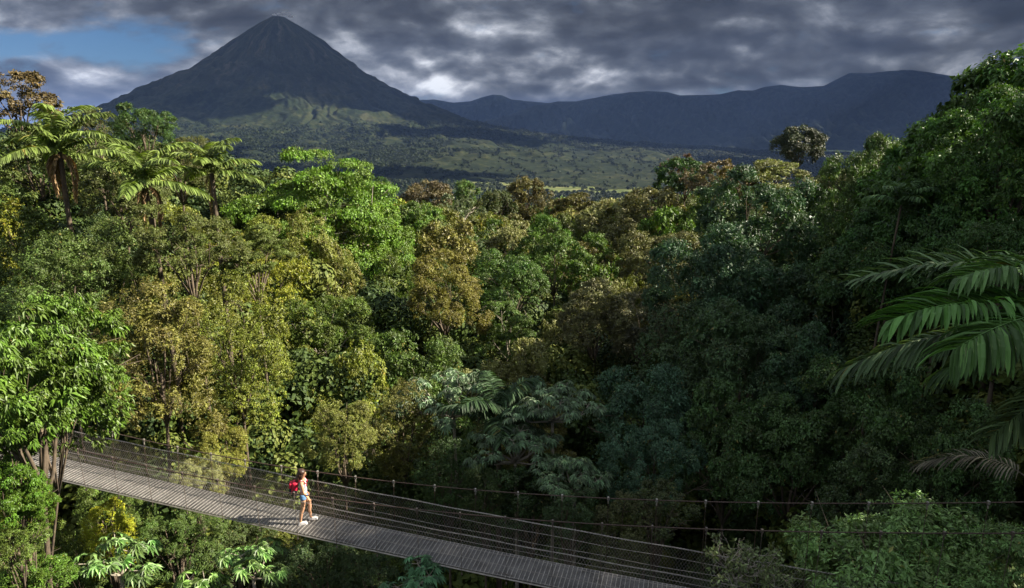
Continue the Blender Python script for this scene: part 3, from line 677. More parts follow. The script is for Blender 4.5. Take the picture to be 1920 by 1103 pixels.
T('column1', 90, 440, 25, 1.9, (0.09, 0.14, 0.03), 'green tree below the dead fronds of the leftmost palm', name='vine_hung_tree')
T('column2', 430, 520, 25, 2.3, (0.16, 0.185, 0.025), 'yellow-green vine-draped tree in the middle of the left slope', name='vine_hung_tree')
T('column1', 280, 520, 22.5, 2.0, (0.15, 0.14, 0.03), 'olive tree with orange young leaves in the middle of the left slope', name='rainforest_tree')
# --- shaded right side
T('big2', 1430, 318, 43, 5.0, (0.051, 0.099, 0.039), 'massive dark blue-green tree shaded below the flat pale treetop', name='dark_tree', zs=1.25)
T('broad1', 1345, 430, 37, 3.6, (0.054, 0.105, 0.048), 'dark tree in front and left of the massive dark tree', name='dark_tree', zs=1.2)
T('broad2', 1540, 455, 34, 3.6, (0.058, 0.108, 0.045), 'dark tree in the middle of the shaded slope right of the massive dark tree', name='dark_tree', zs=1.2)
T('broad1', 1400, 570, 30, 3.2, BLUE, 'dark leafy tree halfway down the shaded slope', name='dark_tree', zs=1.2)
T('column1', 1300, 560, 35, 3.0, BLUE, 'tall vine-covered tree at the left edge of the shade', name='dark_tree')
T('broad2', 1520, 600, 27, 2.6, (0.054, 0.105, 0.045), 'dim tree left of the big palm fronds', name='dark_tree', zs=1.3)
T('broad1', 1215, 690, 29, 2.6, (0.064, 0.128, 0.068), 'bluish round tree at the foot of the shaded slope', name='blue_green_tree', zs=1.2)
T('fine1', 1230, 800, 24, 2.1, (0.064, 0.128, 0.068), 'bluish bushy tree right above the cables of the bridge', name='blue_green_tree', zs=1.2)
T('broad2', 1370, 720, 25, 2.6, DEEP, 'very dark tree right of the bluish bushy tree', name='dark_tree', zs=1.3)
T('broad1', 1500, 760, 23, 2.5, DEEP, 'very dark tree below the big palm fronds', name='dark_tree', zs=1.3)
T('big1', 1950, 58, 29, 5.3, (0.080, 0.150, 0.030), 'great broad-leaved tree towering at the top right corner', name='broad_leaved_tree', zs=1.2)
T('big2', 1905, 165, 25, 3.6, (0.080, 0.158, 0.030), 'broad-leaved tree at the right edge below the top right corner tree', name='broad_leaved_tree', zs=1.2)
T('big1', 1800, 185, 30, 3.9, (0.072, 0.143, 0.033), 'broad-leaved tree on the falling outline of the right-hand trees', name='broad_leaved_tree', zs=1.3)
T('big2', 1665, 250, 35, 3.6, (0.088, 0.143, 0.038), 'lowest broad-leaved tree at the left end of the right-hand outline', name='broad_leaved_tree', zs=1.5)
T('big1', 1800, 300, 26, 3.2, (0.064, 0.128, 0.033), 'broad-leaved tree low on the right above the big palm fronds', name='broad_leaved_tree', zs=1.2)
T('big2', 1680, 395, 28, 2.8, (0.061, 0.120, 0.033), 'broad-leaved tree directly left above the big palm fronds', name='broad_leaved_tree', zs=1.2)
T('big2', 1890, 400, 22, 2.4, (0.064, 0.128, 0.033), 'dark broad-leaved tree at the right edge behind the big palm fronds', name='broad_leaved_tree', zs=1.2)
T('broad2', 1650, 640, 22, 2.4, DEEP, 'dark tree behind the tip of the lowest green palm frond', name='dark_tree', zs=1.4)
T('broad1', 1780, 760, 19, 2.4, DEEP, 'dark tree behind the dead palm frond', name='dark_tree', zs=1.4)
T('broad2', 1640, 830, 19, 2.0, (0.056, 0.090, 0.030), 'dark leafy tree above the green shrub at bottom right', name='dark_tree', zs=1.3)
# --- near left
T('droop1', 45, 570, 14.0, 2.2, (0.090, 0.150, 0.018), 'near tree with big glossy drooping leaves at the left edge', name='drooping_leaf_tree', zs=1.0, shift=-2.5)
T('droop1', 118, 640, 14.6, 1.15, (0.095, 0.155, 0.018), 'small near tree with drooping leaves right beside the left edge tree', name='drooping_leaf_tree', zs=1.05, shift=-4.5, r0=0.05)
T('droop1', -8, 755, 14.6, 1.2, (0.09, 0.15, 0.018), 'lower drooping-leaved tree under the left edge tree', name='drooping_leaf_tree')
T('droop1', 50, 905, 13.4, 0.62, (0.085, 0.16, 0.016), 'small leafy bush below the left end of the deck, with bare twigs', name='drooping_leaf_tree', cat='bush', shift=-1.5)
T('droop1', 8, 868, 13.2, 0.8, (0.085, 0.165, 0.016), 'leafy bush hanging over the left end of the bridge', name='drooping_leaf_tree', cat='bush')
T('column2', 45, 965, 17.2, 1.3, (0.11, 0.16, 0.025), 'green vine-covered tree under the left end of the bridge', name='vine_hung_tree')
T('column2', 118, 985, 17.0, 1.1, (0.10, 0.15, 0.025), 'green vine-covered tree below the bridge beside the yellow-green column', name='vine_hung_tree')
T('bush1', 25, 985, 12.9, 0.62, (0.10, 0.15, 0.025), 'leafy bush at the left edge above the bottom left corner', name='leafy_bush', cat='bush')
T('bush1', 55, 1045, 13.2, 0.85, (0.085, 0.155, 0.018), 'bright leafy bush in the bottom left corner', name='leafy_bush', cat='bush')
T('fine1', 195, 905, 18.6, 1.3, (0.10, 0.15, 0.025), 'small green tree below the bridge at the left', name='rainforest_tree', zs=1.2)
T('column2', 192, 945, 17.2, 0.8, (0.34, 0.36, 0.02), 'bright yellow-green vine-covered column below the bridge', name='vine_column')
T('fine1', 330, 965, 18.2, 1.4, (0.08, 0.13, 0.025), 'green tree with thin trunk below the bridge, left of the walker', name='rainforest_tree')
T('fine1', 600, 1015, 19, 1.7, (0.045, 0.075, 0.022), 'dark bushy tree under the bridge below the walker', name='rainforest_tree')
T('fine1', 700, 1040, 18, 1.3, (0.045, 0.075, 0.022), 'dark tree just under the bridge right of the walker', name='rainforest_tree')
T('fine1', 440, 985, 19.5, 1.6, (0.07, 0.10, 0.025), 'shaded tree right behind the two big-leaved plants under the bridge', name='rainforest_tree')
T('column2', 840, 822, 22.5, 1.15, (0.045, 0.085, 0.02), 'rounded mound of hanging vines in the middle above the bridge', name='vine_mound', cat='vine mound')
T('column2', 905, 868, 21.5, 0.9, (0.05, 0.08, 0.02), 'lower mound of vines joined to the right of the rounded mound', name='vine_mound', cat='vine mound')
T('fine1', 640, 760, 24, 1.7, (0.15, 0.165, 0.03), 'sunlit yellow-green tree behind the walker', name='rainforest_tree')
T('fine1', 400, 800, 22.5, 1.6, (0.19, 0.19, 0.03), 'bright yellow-green bushy tree behind the left half of the bridge', name='rainforest_tree')
T('fine1', 360, 870, 19.6, 0.9, (0.26, 0.27, 0.10), 'pale cream-green shrub at the far rail left of the walker', name='pale_shrub', cat='shrub')
T('column1', 748, 720, 27, 1.6, (0.14, 0.14, 0.03), 'sunlit vine-hung tree between the bright slope and the dark ravine', name='rainforest_tree')
T('bush1', 1700, 955, 13.2, 2.3, (0.17, 0.27, 0.085), 'dense green shrub in the bottom right corner in front of the bridge cables', name='dense_shrub', cat='shrub', zs=0.95)
T('bush1', 1860, 985, 12.6, 1.6, (0.15, 0.25, 0.075), 'lower shrub at the right edge joined to the dense bottom right shrub', name='dense_shrub', cat='shrub')
T('open1', 1235, 905, 20, 1.3, (0.07, 0.09, 0.03), 'small brownish tree behind the far cable right of the vine mounds', name='rainforest_tree')
T('fine1', 1075, 915, 20.0, 1.2, (0.06, 0.10, 0.035), 'small dark green tree hiding the foot of the slender big-leaved sapling', name='rainforest_tree')
T('column2', 1165, 930, 19.5, 1.1, (0.10, 0.11, 0.04), 'brownish vine-hung sapling behind the cables right of the slender sapling', name='vine_hung_tree')
T('broad2', 1000, 860, 22, 1.7, (0.045, 0.08, 0.022), 'dark bushy tree beneath the grey-green big-leaved trees', name='rainforest_tree')

# ------------------------------------------------------------------ palms
def frond_geo(p0, p1, p2, nl, L, wd, rng, lift=0.5, hang=0.7, curl=0.25, start=0.12):
    t = np.linspace(0, 1, 30)[:, None]; p0, p1, p2 = map(lambda q: np.asarray(q, float), (p0, p1, p2))
    P = (1 - t) ** 2 * p0 + 2 * t * (1 - t) * p1 + t * t * p2
    Ln = np.linalg.norm(np.diff(P, axis=0), axis=1).sum()
    b = MB(); b.tube(P, np.linspace(0.022, 0.004, 30) * (Ln / 3.0), 5)
    V, Q, tint = [], [], []
    n = 0
    up = np.array([0, 0, 1.0])
    for side in (-1, 1):
        tt = np.linspace(start, 0.995, nl) + rng.uniform(-0.3, 0.3, nl) / nl
        tt = np.clip(tt, 0.02, 1.0)[:, None]
        B = (1 - tt) ** 2 * p0 + 2 * tt * (1 - tt) * p1 + tt * tt * p2
        Tn = unit(2 * (1 - tt) * (p1 - p0) + 2 * tt * (p2 - p1))
        S = unit(np.cross(Tn, up)) * side; U = np.cross(np.cross(Tn, up), Tn) ; U = unit(U)
        fwd = 0.35 + 0.75 * tt ** 2
        D = unit(S + Tn * fwd + U * (lift + rng.normal(0, 0.16, (nl, 1))))
        ln = L * (0.45 + 0.62 * np.sin(np.clip(tt, 0, 1) ** 0.75 * 2.75)) * rng.uniform(0.85, 1.1, (nl, 1))
        Nn = unit(np.cross(np.cross(D, up), D) + S * 0.2 + 0.2 * rng.standard_normal((nl, 3)))
        Wv = unit(np.cross(D, Nn)); w = wd * rng.uniform(0.8, 1.15, (nl, 1))
        prev = B; dd = D.copy(); rings = []
        for k, (f, ww) in enumerate(((0, 0.35), (0.3, 1.0), (0.6, 0.9), (0.85, 0.55), (1.0, 0.05))):
            if k:
                seg = (f - lastf) * ln
                dd = unit(dd + np.array([0, 0, -1.0]) * hang * (0.35 + 0.5 * f)); prev = prev + dd * seg
            lastf = f
            Nk = unit(np.cross(Wv, dd))
            rings.append(np.stack([prev - Wv * w * ww / 2 , prev + Nk * w * ww * curl * -1, prev + Wv * w * ww / 2], 1))
        R_ = np.stack(rings, 1)   # nl,5,3,3
        V.append(R_.reshape(-1, 3)); base = n + np.arange(nl)[:, None, None] * 15
        k = np.arange(4)[None, :, None]; c = np.arange(2)[None, None, :]
        q = np.stack([base + k * 3 + c, base + k * 3 + c + 1, base + (k + 1) * 3 + c + 1, base + (k + 1) * 3 + c], -1)
        Q.append(q.reshape(-1, 4)); tint.append(np.repeat(rng.random(nl), 8)); n += nl * 15
    return b, np.concatenate(V), np.concatenate(Q), np.concatenate(tint)
def frond_mesh(name, p0, p1, p2, nl, L, wd, rng, mat, **k):
    b, V, Q, ti = frond_geo(p0, p1, p2, nl, L, wd, rng, **k)
    nb = b.n; BV = np.concatenate(b.V)
    fs = [np.concatenate(v) for v in b.F.values()]
    m4 = [f for f in fs if f.shape[1] == 4]; mo = [f for f in fs if f.shape[1] != 4]
    allq = np.concatenate(m4 + [Q + nb]); tint = np.concatenate([np.full(len(allq) - len(Q), 0.6), ti] + [np.full(len(f), 0.6) for f in mo])
    return mesh_np(name, np.concatenate([BV, V]), [allq] + mo, {'tint': tint * 0.98, 'clump': tint * 0 + 0.5}, mat)
def palm(px, py, yf, FL, color, label, seed, nfr=11, dead=5, extra=None, trunk_r=0.11, leaflet=0.75, elev=(0.15, 1.25), skirt=0):
    rng = np.random.default_rng(seed); h = W(px, py, yf); zb = float(ground(h[0], h[1])) - 0.2
    root = link('palm_tree', None, loc=(h[0], h[1], zb)); tag(root, label, 'palm')
    H = h[2] - zb
    b = MB(); t = np.linspace(0, 1, 14)[:, None]; bend = rng.normal(0, 0.25, 2)
    P = np.concatenate([bend * np.sin(t * 3.14), t * H], 1)
    b.tube(P, trunk_r * (1.3 - 0.4 * t[:, 0]), 9); b.build('trunk', M_BARK, root, True)
    for i in range(nfr):
        a = i * 2.4 + rng.normal(0, 0.2); e = elev[0] + (elev[1] - elev[0]) * (i / max(1, nfr - 1)) + rng.normal(0, 0.08)
        d = np.array([math.cos(a), math.sin(a), 0]); o = np.array([0, 0, H])
        p1 = o + d * FL * 0.42 * math.cos(e) + np.array([0, 0, FL * 0.72 * math.sin(e)])
        p2 = o + d * FL * (0.55 + 0.45 * math.cos(e)) + np.array([0, 0, FL * (1.12 * math.sin(e) - 0.40)])
        c = link('frond', frond_mesh('frond', o, p1, p2, 46, leaflet, 0.10 * FL / 2.6, rng, M_FROND), root)
        c.color = (*(np.array(color) * rng.uniform(0.8, 1.2)), 1)
    for i in range(dead):
        a = rng.uniform(0, 6.28); d = np.array([math.cos(a), math.sin(a), 0]); o = np.array([0, 0, H - 0.1])
        c = link('frond', frond_mesh('dead_frond', o, o + d * FL * 0.22 + np.array([0, 0, 0.1]), o + d * FL * 0.16 - np.array([0, 0, FL * rng.uniform(0.45, 0.8)]), 34, leaflet * 0.6, 0.07, rng, M_DRY, hang=0.9), root)
        c.color = (0.30, 0.20, 0.11, 1); c['label'] = 'dead brown hanging frond'
    TREES.append((h[0], h[1], 2.0)); return root
palm(112, 285, 31, 2.9, (0.14, 0.19, 0.045), 'leftmost palm, with brown dead fronds hanging down its trunk', 31, nfr=12, dead=7, leaflet=0.6, elev=(0.1, 1.4))
palm(272, 345, 29, 2.6, (0.14, 0.19, 0.045), 'middle palm of the three, with long sunlit arching fronds', 32, nfr=10, dead=4, leaflet=0.6, elev=(0.15, 1.4))
palm(397, 325, 32, 2.2, (0.14, 0.19, 0.045), 'rightmost palm of the three, with an upright frond before the volcano slope', 33, nfr=9, dead=1, leaflet=0.58, elev=(0.2, 1.5))
palm(935, 790, 25, 2.4, (0.04, 0.075, 0.03), 'dark palm half hidden among the grey-green big-leaved trees', 34, nfr=9, dead=0)
palm(1690, 385, 25.5, 1.3, (0.09, 0.16, 0.06), 'small spiky palm in the shade above the big palm fronds', 35, nfr=9, dead=0, leaflet=0.4, elev=(0.4, 1.4), trunk_r=0.04)

def big_palm():
    rng = np.random.default_rng(77); h = W(2090, 640, 9.6); zb = float(ground(h[0], h[1])) - 0.2
    root = link('palm_tree', None, loc=(h[0], h[1], zb)); tag(root, 'large near palm reaching in from the right edge with long green fronds', 'palm')
    hz = h - np.array([h[0], h[1], zb]); b = MB(); t = np.linspace(0, 1, 10)[:, None]
    b.tube(hz * t, 0.16 * (1.2 - 0.3 * t[:, 0]), 10); b.build('trunk', M_BARK, root, True)
    o0 = np.array([h[0], h[1], zb])
    fr = [((2080, 610, 9.6), (1900, 445, 10.2), (1618, 525, 10.6), 82, 0.70, 0.058, dict(lift=0.75, hang=0.35), (0.10, 0.16, 0.07)),
          ((2080, 640, 9.5), (1900, 515, 8.9), (1672, 600, 8.7), 77, 0.82, 0.074, dict(lift=0.7, hang=0.5), (0.09, 0.20, 0.045)),
          ((2070, 660, 9.5), (1850, 560, 10.0), (1585, 690, 10.4), 77, 0.74, 0.062, dict(lift=0.45, hang=0.7), (0.11, 0.165, 0.075)),
          ((2090, 660, 9.5), (2010, 520, 8.4), (1790, 655, 7.9), 72, 0.86, 0.078, dict(lift=0.45, hang=0.65), (0.085, 0.18, 0.045)),
          ((2090, 650, 9.5), (1990, 560, 9.9), (1760, 700, 10.6), 72, 0.76, 0.066, dict(lift=0.4, hang=0.75), (0.09, 0.15, 0.06)),
          ((2080, 620, 9.6), (2000, 450, 9.4), (1800, 520, 9.2), 72, 0.78, 0.066, dict(lift=0.6, hang=0.5), (0.09, 0.17, 0.05)),
          ((2090, 680, 9.5), (2000, 700, 9.0), (1862, 815, 8.8), 62, 0.62, 0.047, dict(lift=0.35, hang=0.5), (0.12, 0.18, 0.07)),
          ((2100, 640, 9.6), (2150, 400, 10.5), (2350, 420, 11.5), 55, 0.8, 0.062, dict(), (0.09, 0.16, 0.05)),
          ((2100, 640, 9.6), (2100, 450, 8.2), (2160, 560, 6.4), 55, 0.8, 0.062, dict(), (0.09, 0.16, 0.05))]
    for a, c, e, nl, L, wd, kw, col in fr:
        q = link('frond', frond_mesh('frond', W(*a) - o0, W(*c) - o0, W(*e) - o0, nl, L, wd, rng, M_FROND, **kw), root)
        q.color = (*col, 1)
    q = link('frond', frond_mesh('dead_frond', W(1930, 900, 10.4) - o0, W(1850, 832, 10.8) - o0, W(1728, 868, 11.2) - o0, 34, 0.5, 0.028, rng, M_DRY, lift=0.5, hang=0.5), root)
    q.color = (0.15, 0.135, 0.095, 1); q['label'] = 'dead greyish frond with narrow ragged leaflets'
    TREES.append((h[0], h[1], 1.5))
big_palm()
for _x, _y, _z in ((19.5, 7.5, 8.0), (25.5, 9.5, 11.5), (24.0, 15.8, 8.2), (30.5, 16.0, 12.0)):  # trees out of view, added to shade the near palm and the bridge
    tree('big2', _x, _y, _z, 4.2, DEEP, 'unseen tree added on the right hillside for its shade', name='broad_leaved_tree', group='trees on the right hillside beyond the view', seed=int(_x * 10))

# ------------------------------------------------------------------ big palmate leaved trees (cecropia like)
def palmate(P, ax, dirs, rad, rng, nlobe=9):
    """one leaf per row: radiating lobes around hub P, leaf axis ax (normal)"""
    n = len(P); A = unit(np.cross(ax, dirs)); B = unit(np.cross(A, ax))
    Vs, ts = [], []
    for k in range(nlobe):
        a = (k - (nlobe - 1) / 2) * (5.1 / nlobe)
        D = unit(B * math.cos(a) + A * math.sin(a)); Lk = rad * (1.0 - 0.35 * abs(a) / 3.14)
        V, Q = leaf_quads(P, D - np.array([0, 0, 0.18]), ax, Lk * rng.uniform(0.9, 1.1, n), Lk * 0.36, 0.15, 0.28)
        Vs.append(V.reshape(n, 4, 3)); ts.append(rng.random(n))
    V = np.concatenate(Vs).reshape(-1, 3)
    return V, np.arange(len(V)).reshape(-1, 4), np.concatenate(ts)
def cecropia(px, py, yf, R, H, nbr, leafr, color, label, seed, lpr=9, r0=0.07, cat='tree', name='big_leaved_tree', pale=True):
    rng = np.random.default_rng(seed); h = W(px, py, yf); zg_ = float(ground(h[0], h[1])) - 0.15
    root = link(name, None, loc=(h[0], h[1], zg_)); tag(root, label, cat)
    top = h[2] - zg_; fork = top - H
    b = MB(); t = np.linspace(0, 1, 8)[:, None]
    b.tube(np.concatenate([np.sin(t * 2.5) * 0.2, np.cos(t * 2) * 0.2 - 0.2, t * fork], 1), r0 * (1.4 - 0.5 * t[:, 0]), 7)
    tips = []
    f0 = np.array([math.sin(2.5) * 0.2, math.cos(2) * 0.2 - 0.2, fork])
    for i in range(nbr):
        rr = R * math.sqrt((i + 0.4) / nbr); a = i * 2.4 + rng.normal(0, 0.2)
        e = np.array([rr * math.cos(a), rr * math.sin(a), top - (rr / R) ** 2 * H * 0.55 - rng.uniform(0, 0.25)])
        m = f0 + (e - f0) * 0.5 + np.array([0, 0, -0.06 * H]); m[:2] *= 1.15
        b.tube(np.array([f0, (f0 + m) / 2, m, (m + e) / 2 + [0, 0, 0.02], e]), r0 * np.array([0.7, 0.55, 0.42, 0.34, 0.26]), 5)
        tips.append(e)
        if nbr > 6:
            e2 = m + (e - m) * 0.6 + rng.standard_normal(3) * np.array([0.5, 0.5, 0.15]) * R * 0.25; e2[2] = min(e2[2], top) + 0.1
            b.tube(np.array([m, (m + e2) / 2, e2]), r0 * np.array([0.4, 0.32, 0.22]), 5); tips.append(e2)
    tips = np.array(tips); n = len(tips) * lpr; Ti = np.repeat(np.arange(len(tips)), lpr)
    an = np.tile(np.arange(lpr) * 2.4, len(tips)) + rng.random(n) * 0.5; el = rng.uniform(-0.15, 0.9, n)
    d = np.stack([np.cos(an) * np.cos(el), np.sin(an) * np.cos(el), np.sin(el)], 1)
    pl = leafr * rng.uniform(0.7, 1.15, (n, 1)); hub = tips[Ti] + d * pl
    for i in range(n):
        if i % 2 == 0: b.tube(np.array([tips[Ti[i]], hub[i]]), 0.012 * leafr / 0.3, 4, cap=False)
    ax = unit(np.array([0, 0, 1.0]) + d * 0.45 + 0.15 * rng.standard_normal((n, 3)))
    V, Q, ti = palmate(hub, ax, d, leafr * rng.uniform(0.75, 1.15, n), rng)
    b.build('trunk', M_PALEBARK if pale else M_BARK, root, True)
    c = link('crown', mesh_np('crown', V, Q, {'tint': ti * 0.97, 'clump': np.tile(rng.random(n), 9)}, M_GLOSSY), root); c.color = (*color, 1)
    TREES.append((h[0], h[1], R)); return root
GG = (0.13, 0.19, 0.10)
cecropia(845, 705, 28, 2.5, 1.8, 16, 0.30, GG, 'grey-green big-leaved spreading tree with half its crown in sunlight', 51)
cecropia(1030, 722, 25, 1.9, 1.4, 14, 0.28, GG, 'grey-green big-leaved tree with forked pale trunk in the middle', 52)
cecropia(960, 800, 23.5, 1.8, 1.3, 13, 0.27, (0.11, 0.17, 0.085), 'grey-green big-leaved tree lower down beside the dark slim trunk', 53)
cecropia(1070, 860, 21, 1.2, 1.2, 9, 0.24, (0.11, 0.17, 0.085), 'slender big-leaved sapling right below the forked pale tree', 54)
cecropia(222, 1020, 15.3, 0.85, 0.7, 6, 0.27, (0.13, 0.22, 0.06), 'large-leaved plant below the left half of the bridge', 55, lpr=10, r0=0.05, cat='plant', name='big_leaved_plant')
cecropia(470, 1032, 15.0, 0.75, 0.6, 6, 0.25, (0.14, 0.23, 0.06), 'large-leaved sunlit plant at the bottom edge below the walker', 56, lpr=10, r0=0.045, cat='plant', name='big_leaved_plant')
cecropia(370, 1080, 14.6, 0.5, 0.5, 4, 0.25, (0.14, 0.23, 0.05), 'low large-leaved plant at the bottom edge between two taller ones', 57, lpr=9, r0=0.04, cat='plant', name='big_leaved_plant')
cecropia(790, 1062, 14.0, 0.62, 0.6, 5, 0.24, (0.08, 0.18, 0.08), 'bluish large-leaved plant in the shade under the bridge deck', 58, lpr=10, r0=0.04, cat='plant', name='big_leaved_plant')

def twiggy():
    rng = np.random.default_rng(66); h = W(1380, 1085, 12.4); zb = float(ground(h[0], h[1])) - 0.1
    root = link('bare_shrub', None, loc=(h[0], h[1], zb)); tag(root, 'half-bare twiggy shrub left of the dense bottom right shrub', 'shrub')
    H = h[2] - zb; b = MB(); tips = []
    b.tube(np.array([[0, 0, 0], [0.1, 0.05, H * 0.5], [0, 0, H]]), [0.07, 0.05, 0.035], 6)
    def grow(p, d, L, r, lev):
        n = 5; pts = [p]
        for i in range(n - 1):
            d = unit(d + rng.standard_normal(3) * 0.22 + np.array([0, 0, 0.05])); pts.append(pts[-1] + d * L / n)
        b.tube(np.array(pts), np.linspace(r, r * 0.5, n), 5)
        if lev < 4:
            for k in range(3 if lev < 2 else 2):
                grow(pts[rng.integers(2, 5)], unit(d + rng.standard_normal(3) * 0.75), L * rng.uniform(0.5, 0.8), r * 0.6, lev + 1)
        else: tips.append(pts[-1])
    for k in range(7):
        a = k * 0.9; grow(np.array([0, 0, H - 0.1]), unit(np.array([math.cos(a), math.sin(a) * 0.6, 0.75])), rng.uniform(0.5, 0.85), 0.017, 0)
    b.build('stem', M_TWIG, root, True)
    tips = np.array([t for t in tips if t[2] < H + 0.75]); n = len(tips) * 7; Ti = np.repeat(np.arange(len(tips)), 7)
    D = unit(rng.standard_normal((n, 3)) + np.array([0, 0, 0.2]))
    V, Q = leaf_quads(tips[Ti] + D * 0.02, D, unit(rng.standard_normal((n, 3)) + np.array([0, 0, 1.0])), 0.11, 0.04)
    c = link('foliage', mesh_np('foliage', V, Q, {'tint': rng.random(n) * 0.9, 'clump': rng.random(n)}, M_LEAF), root); c.color = (0.16, 0.20, 0.08, 1)
twiggy()

# ------------------------------------------------------------------ the rest of the forest, tree by tree
BRIDGE_P0 = np.array([-5.335, 15.781]); BA = np.array([math.cos(math.radians(15)), -math.sin(math.radians(15))]); BN = np.array([math.sin(math.radians(15)), math.cos(math.radians(15))])
def near_bridge(x, y): return (np.array([x, y]) - BRIDGE_P0) @ BN
def fill():
    rng = np.random.default_rng(2024); cand = []
    y = 17.0
    while y < 150:
        sp = 3.3 + y * 0.032
        x0 = -(0.80 * y + 3); x1 = 0.80 * y + 3
        x = x0
        while x < x1:
            cand.append((x + rng.uniform(-0.3, 0.3) * sp, y + rng.uniform(-0.35, 0.35) * sp, sp)); x += sp
        y += sp * 0.95
    # trees outside the frame on the right hill: they shade the ravine
    for y in np.arange(5, 62, 8.0):
        for x in np.arange(20, 52, 8.0):
            if x > 0.8 * y + 4 and x < y + 32: cand.append((x + rng.uniform(-1.5, 1.5), y + rng.uniform(-1.5, 1.5), 8.5))
    low = []; y = 18.5
    while y < 52:
        x = -0.78 * y
        while x < 0.62 * y:
            low.append((x + rng.uniform(-1.2, 1.2), y + rng.uniform(-1, 1), -1.0)); x += 4.0 + y * 0.02
        y += 4.2
    cand += low
    recs = []
    for (x, y, sp) in cand:
        low_ = sp < 0
        R = rng.uniform(1.2, 2.0) if low_ else sp * rng.uniform(0.62, 0.88)
        dn = near_bridge(x, y)
        if y < 40 and x < 0.8 * y + 3 and dn < R + 1.0 : continue
        zc_ = float(canopy(x, y)) + rng.uniform(-1.3, 1.3) + (0.8 if rng.random() < 0.12 else 0)
        ok = True
        if low_: zc_ -= rng.uniform(2.5, 5.5)
        for (a, b_, r_) in TREES:
            if (a - x) ** 2 + (b_ - y) ** 2 < ((0.5 if low_ else 0.62) * (r_ + R)) ** 2: ok = False; break
        if not ok: continue
        px, py = PX((x, y, zc_))
        inframe = -80 < px < 2000
        # keep clear of the hand placed skyline
        lim = np.interp(px, [-200, 100, 300, 430, 470, 700, 1200, 1400, 1600, 1650, 1900, 2100], [300, 285, 330, 350, 380, 372, 372, 350, 345, 320, 160, 80])
        if inframe and py < lim and y > 15:
            zc_ = float(W(px, lim + rng.uniform(0, 18), y)[2])
        recs.append((x, y, zc_, R, px, py, inframe)); TREES.append((x, y, R))
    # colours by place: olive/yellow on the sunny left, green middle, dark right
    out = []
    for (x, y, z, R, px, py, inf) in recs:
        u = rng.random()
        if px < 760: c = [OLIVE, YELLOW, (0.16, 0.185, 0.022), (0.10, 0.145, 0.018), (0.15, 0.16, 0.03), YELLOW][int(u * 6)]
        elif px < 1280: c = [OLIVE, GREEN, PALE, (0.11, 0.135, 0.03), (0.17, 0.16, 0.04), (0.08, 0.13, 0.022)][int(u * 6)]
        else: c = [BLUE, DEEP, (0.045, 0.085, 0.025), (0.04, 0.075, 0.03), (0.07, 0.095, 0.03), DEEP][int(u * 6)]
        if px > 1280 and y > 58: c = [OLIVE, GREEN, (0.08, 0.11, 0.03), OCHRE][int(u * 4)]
        if y > 62: kind = ['fbroad1', 'fbroad2', 'fcolumn', 'flayer', 'fopen', 'fbroad1'][rng.integers(6)]
        elif px > 1500 and y < 45: kind = ['big1', 'big2', 'broad1'][rng.integers(3)]
        else: kind = ['broad1', 'broad2', 'column1', 'column2', 'fine1', 'layer2', 'fine1', 'column2', 'column1'][rng.integers(9)]
        out.append((x, y, z, R, px, py, inf, c, kind))
    return out
WORD = {'broad1': 'full-crowned', 'broad2': 'many-lobed', 'column1': 'tall vine-hung', 'column2': 'drooping vine-covered', 'fine1': 'fine-leaved', 'layer1': 'layered', 'layer2': 'tiered', 'open1': 'open-branched',
        'big1': 'large-leaved', 'big2': 'glossy large-leaved', 'fbroad1': 'rounded', 'fbroad2': 'lumpy', 'fcolumn': 'tall narrow', 'flayer': 'flat-topped', 'fopen': 'thin-crowned'}
ORD = ['first', 'second', 'third', 'fourth', 'fifth', 'sixth', 'seventh', 'eighth', 'ninth', 'tenth', 'eleventh', 'twelfth', 'thirteenth', 'fourteenth', 'fifteenth', 'sixteenth', 'seventeenth', 'eighteenth', 'nineteenth', 'twentieth']
def cword(c):
    r, g, b = c
    if c == PALE: return 'pale olive'
    if c == OCHRE: return 'ochre'
    if c == YELLOW: return 'yellow-green'
    if c == BLUE: return 'bluish dark green'
    if r > 0.8 * g: return 'olive'
    if g < 0.08: return 'dark green'
    if g > 0.13: return 'light green'
    return 'green'
def place_fill():
    F_ = fill()
    groups = {}
    for r in F_:
        x, y, z, R, px, py, inf, c, kind = r
        if not inf: key = ('out',)
        else:
            band = 'far ridge' if y > 95 else 'upper forest' if y > 60 else 'middle forest' if y > 36 else 'lower forest'
            side = 'on the left slope' if px < 700 else 'in the ravine' if px < 1280 else 'on the right slope'
            key = (cword(c), WORD[kind], band, side)
        groups.setdefault(key, []).append(r)
    k = 0
    for key, L_ in groups.items():
        L_.sort(key=lambda r: r[4])
        for i, (x, y, z, R, px, py, inf, c, kind) in enumerate(L_):
            k += 1
            if key[0] == 'out':
                lab = 'unseen tree added on the right hillside for its shade'; grp = 'trees on the right hillside beyond the view'
            else:
                cw, wd, band, side = key; grp = 'forest trees ' + side
                place = {'far ridge': 'near the skyline', 'upper forest': 'below the skyline', 'middle forest': 'half way down', 'lower forest': 'just above the bridge'}[band]
                lab = '%s %s tree %s %s' % (cw, wd, place, side)
                if len(L_) > 1: lab += ', %s from left' % ORD[min(i, 19)]
            nm = {'column1': 'vine_hung_tree', 'column2': 'vine_hung_tree', 'fcolumn': 'vine_hung_tree', 'layer1': 'tiered_tree', 'layer2': 'tiered_tree', 'flayer': 'flat_topped_tree', 'fopen': 'thin_crowned_tree', 'open1': 'thin_crowned_tree', 'big1': 'broad_leaved_tree', 'big2': 'broad_leaved_tree'}.get(kind, 'rainforest_tree')
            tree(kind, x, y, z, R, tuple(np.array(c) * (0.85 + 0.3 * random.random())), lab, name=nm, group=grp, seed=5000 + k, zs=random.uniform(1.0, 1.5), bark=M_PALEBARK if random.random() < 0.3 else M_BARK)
    print('filler trees', k)
place_fill()

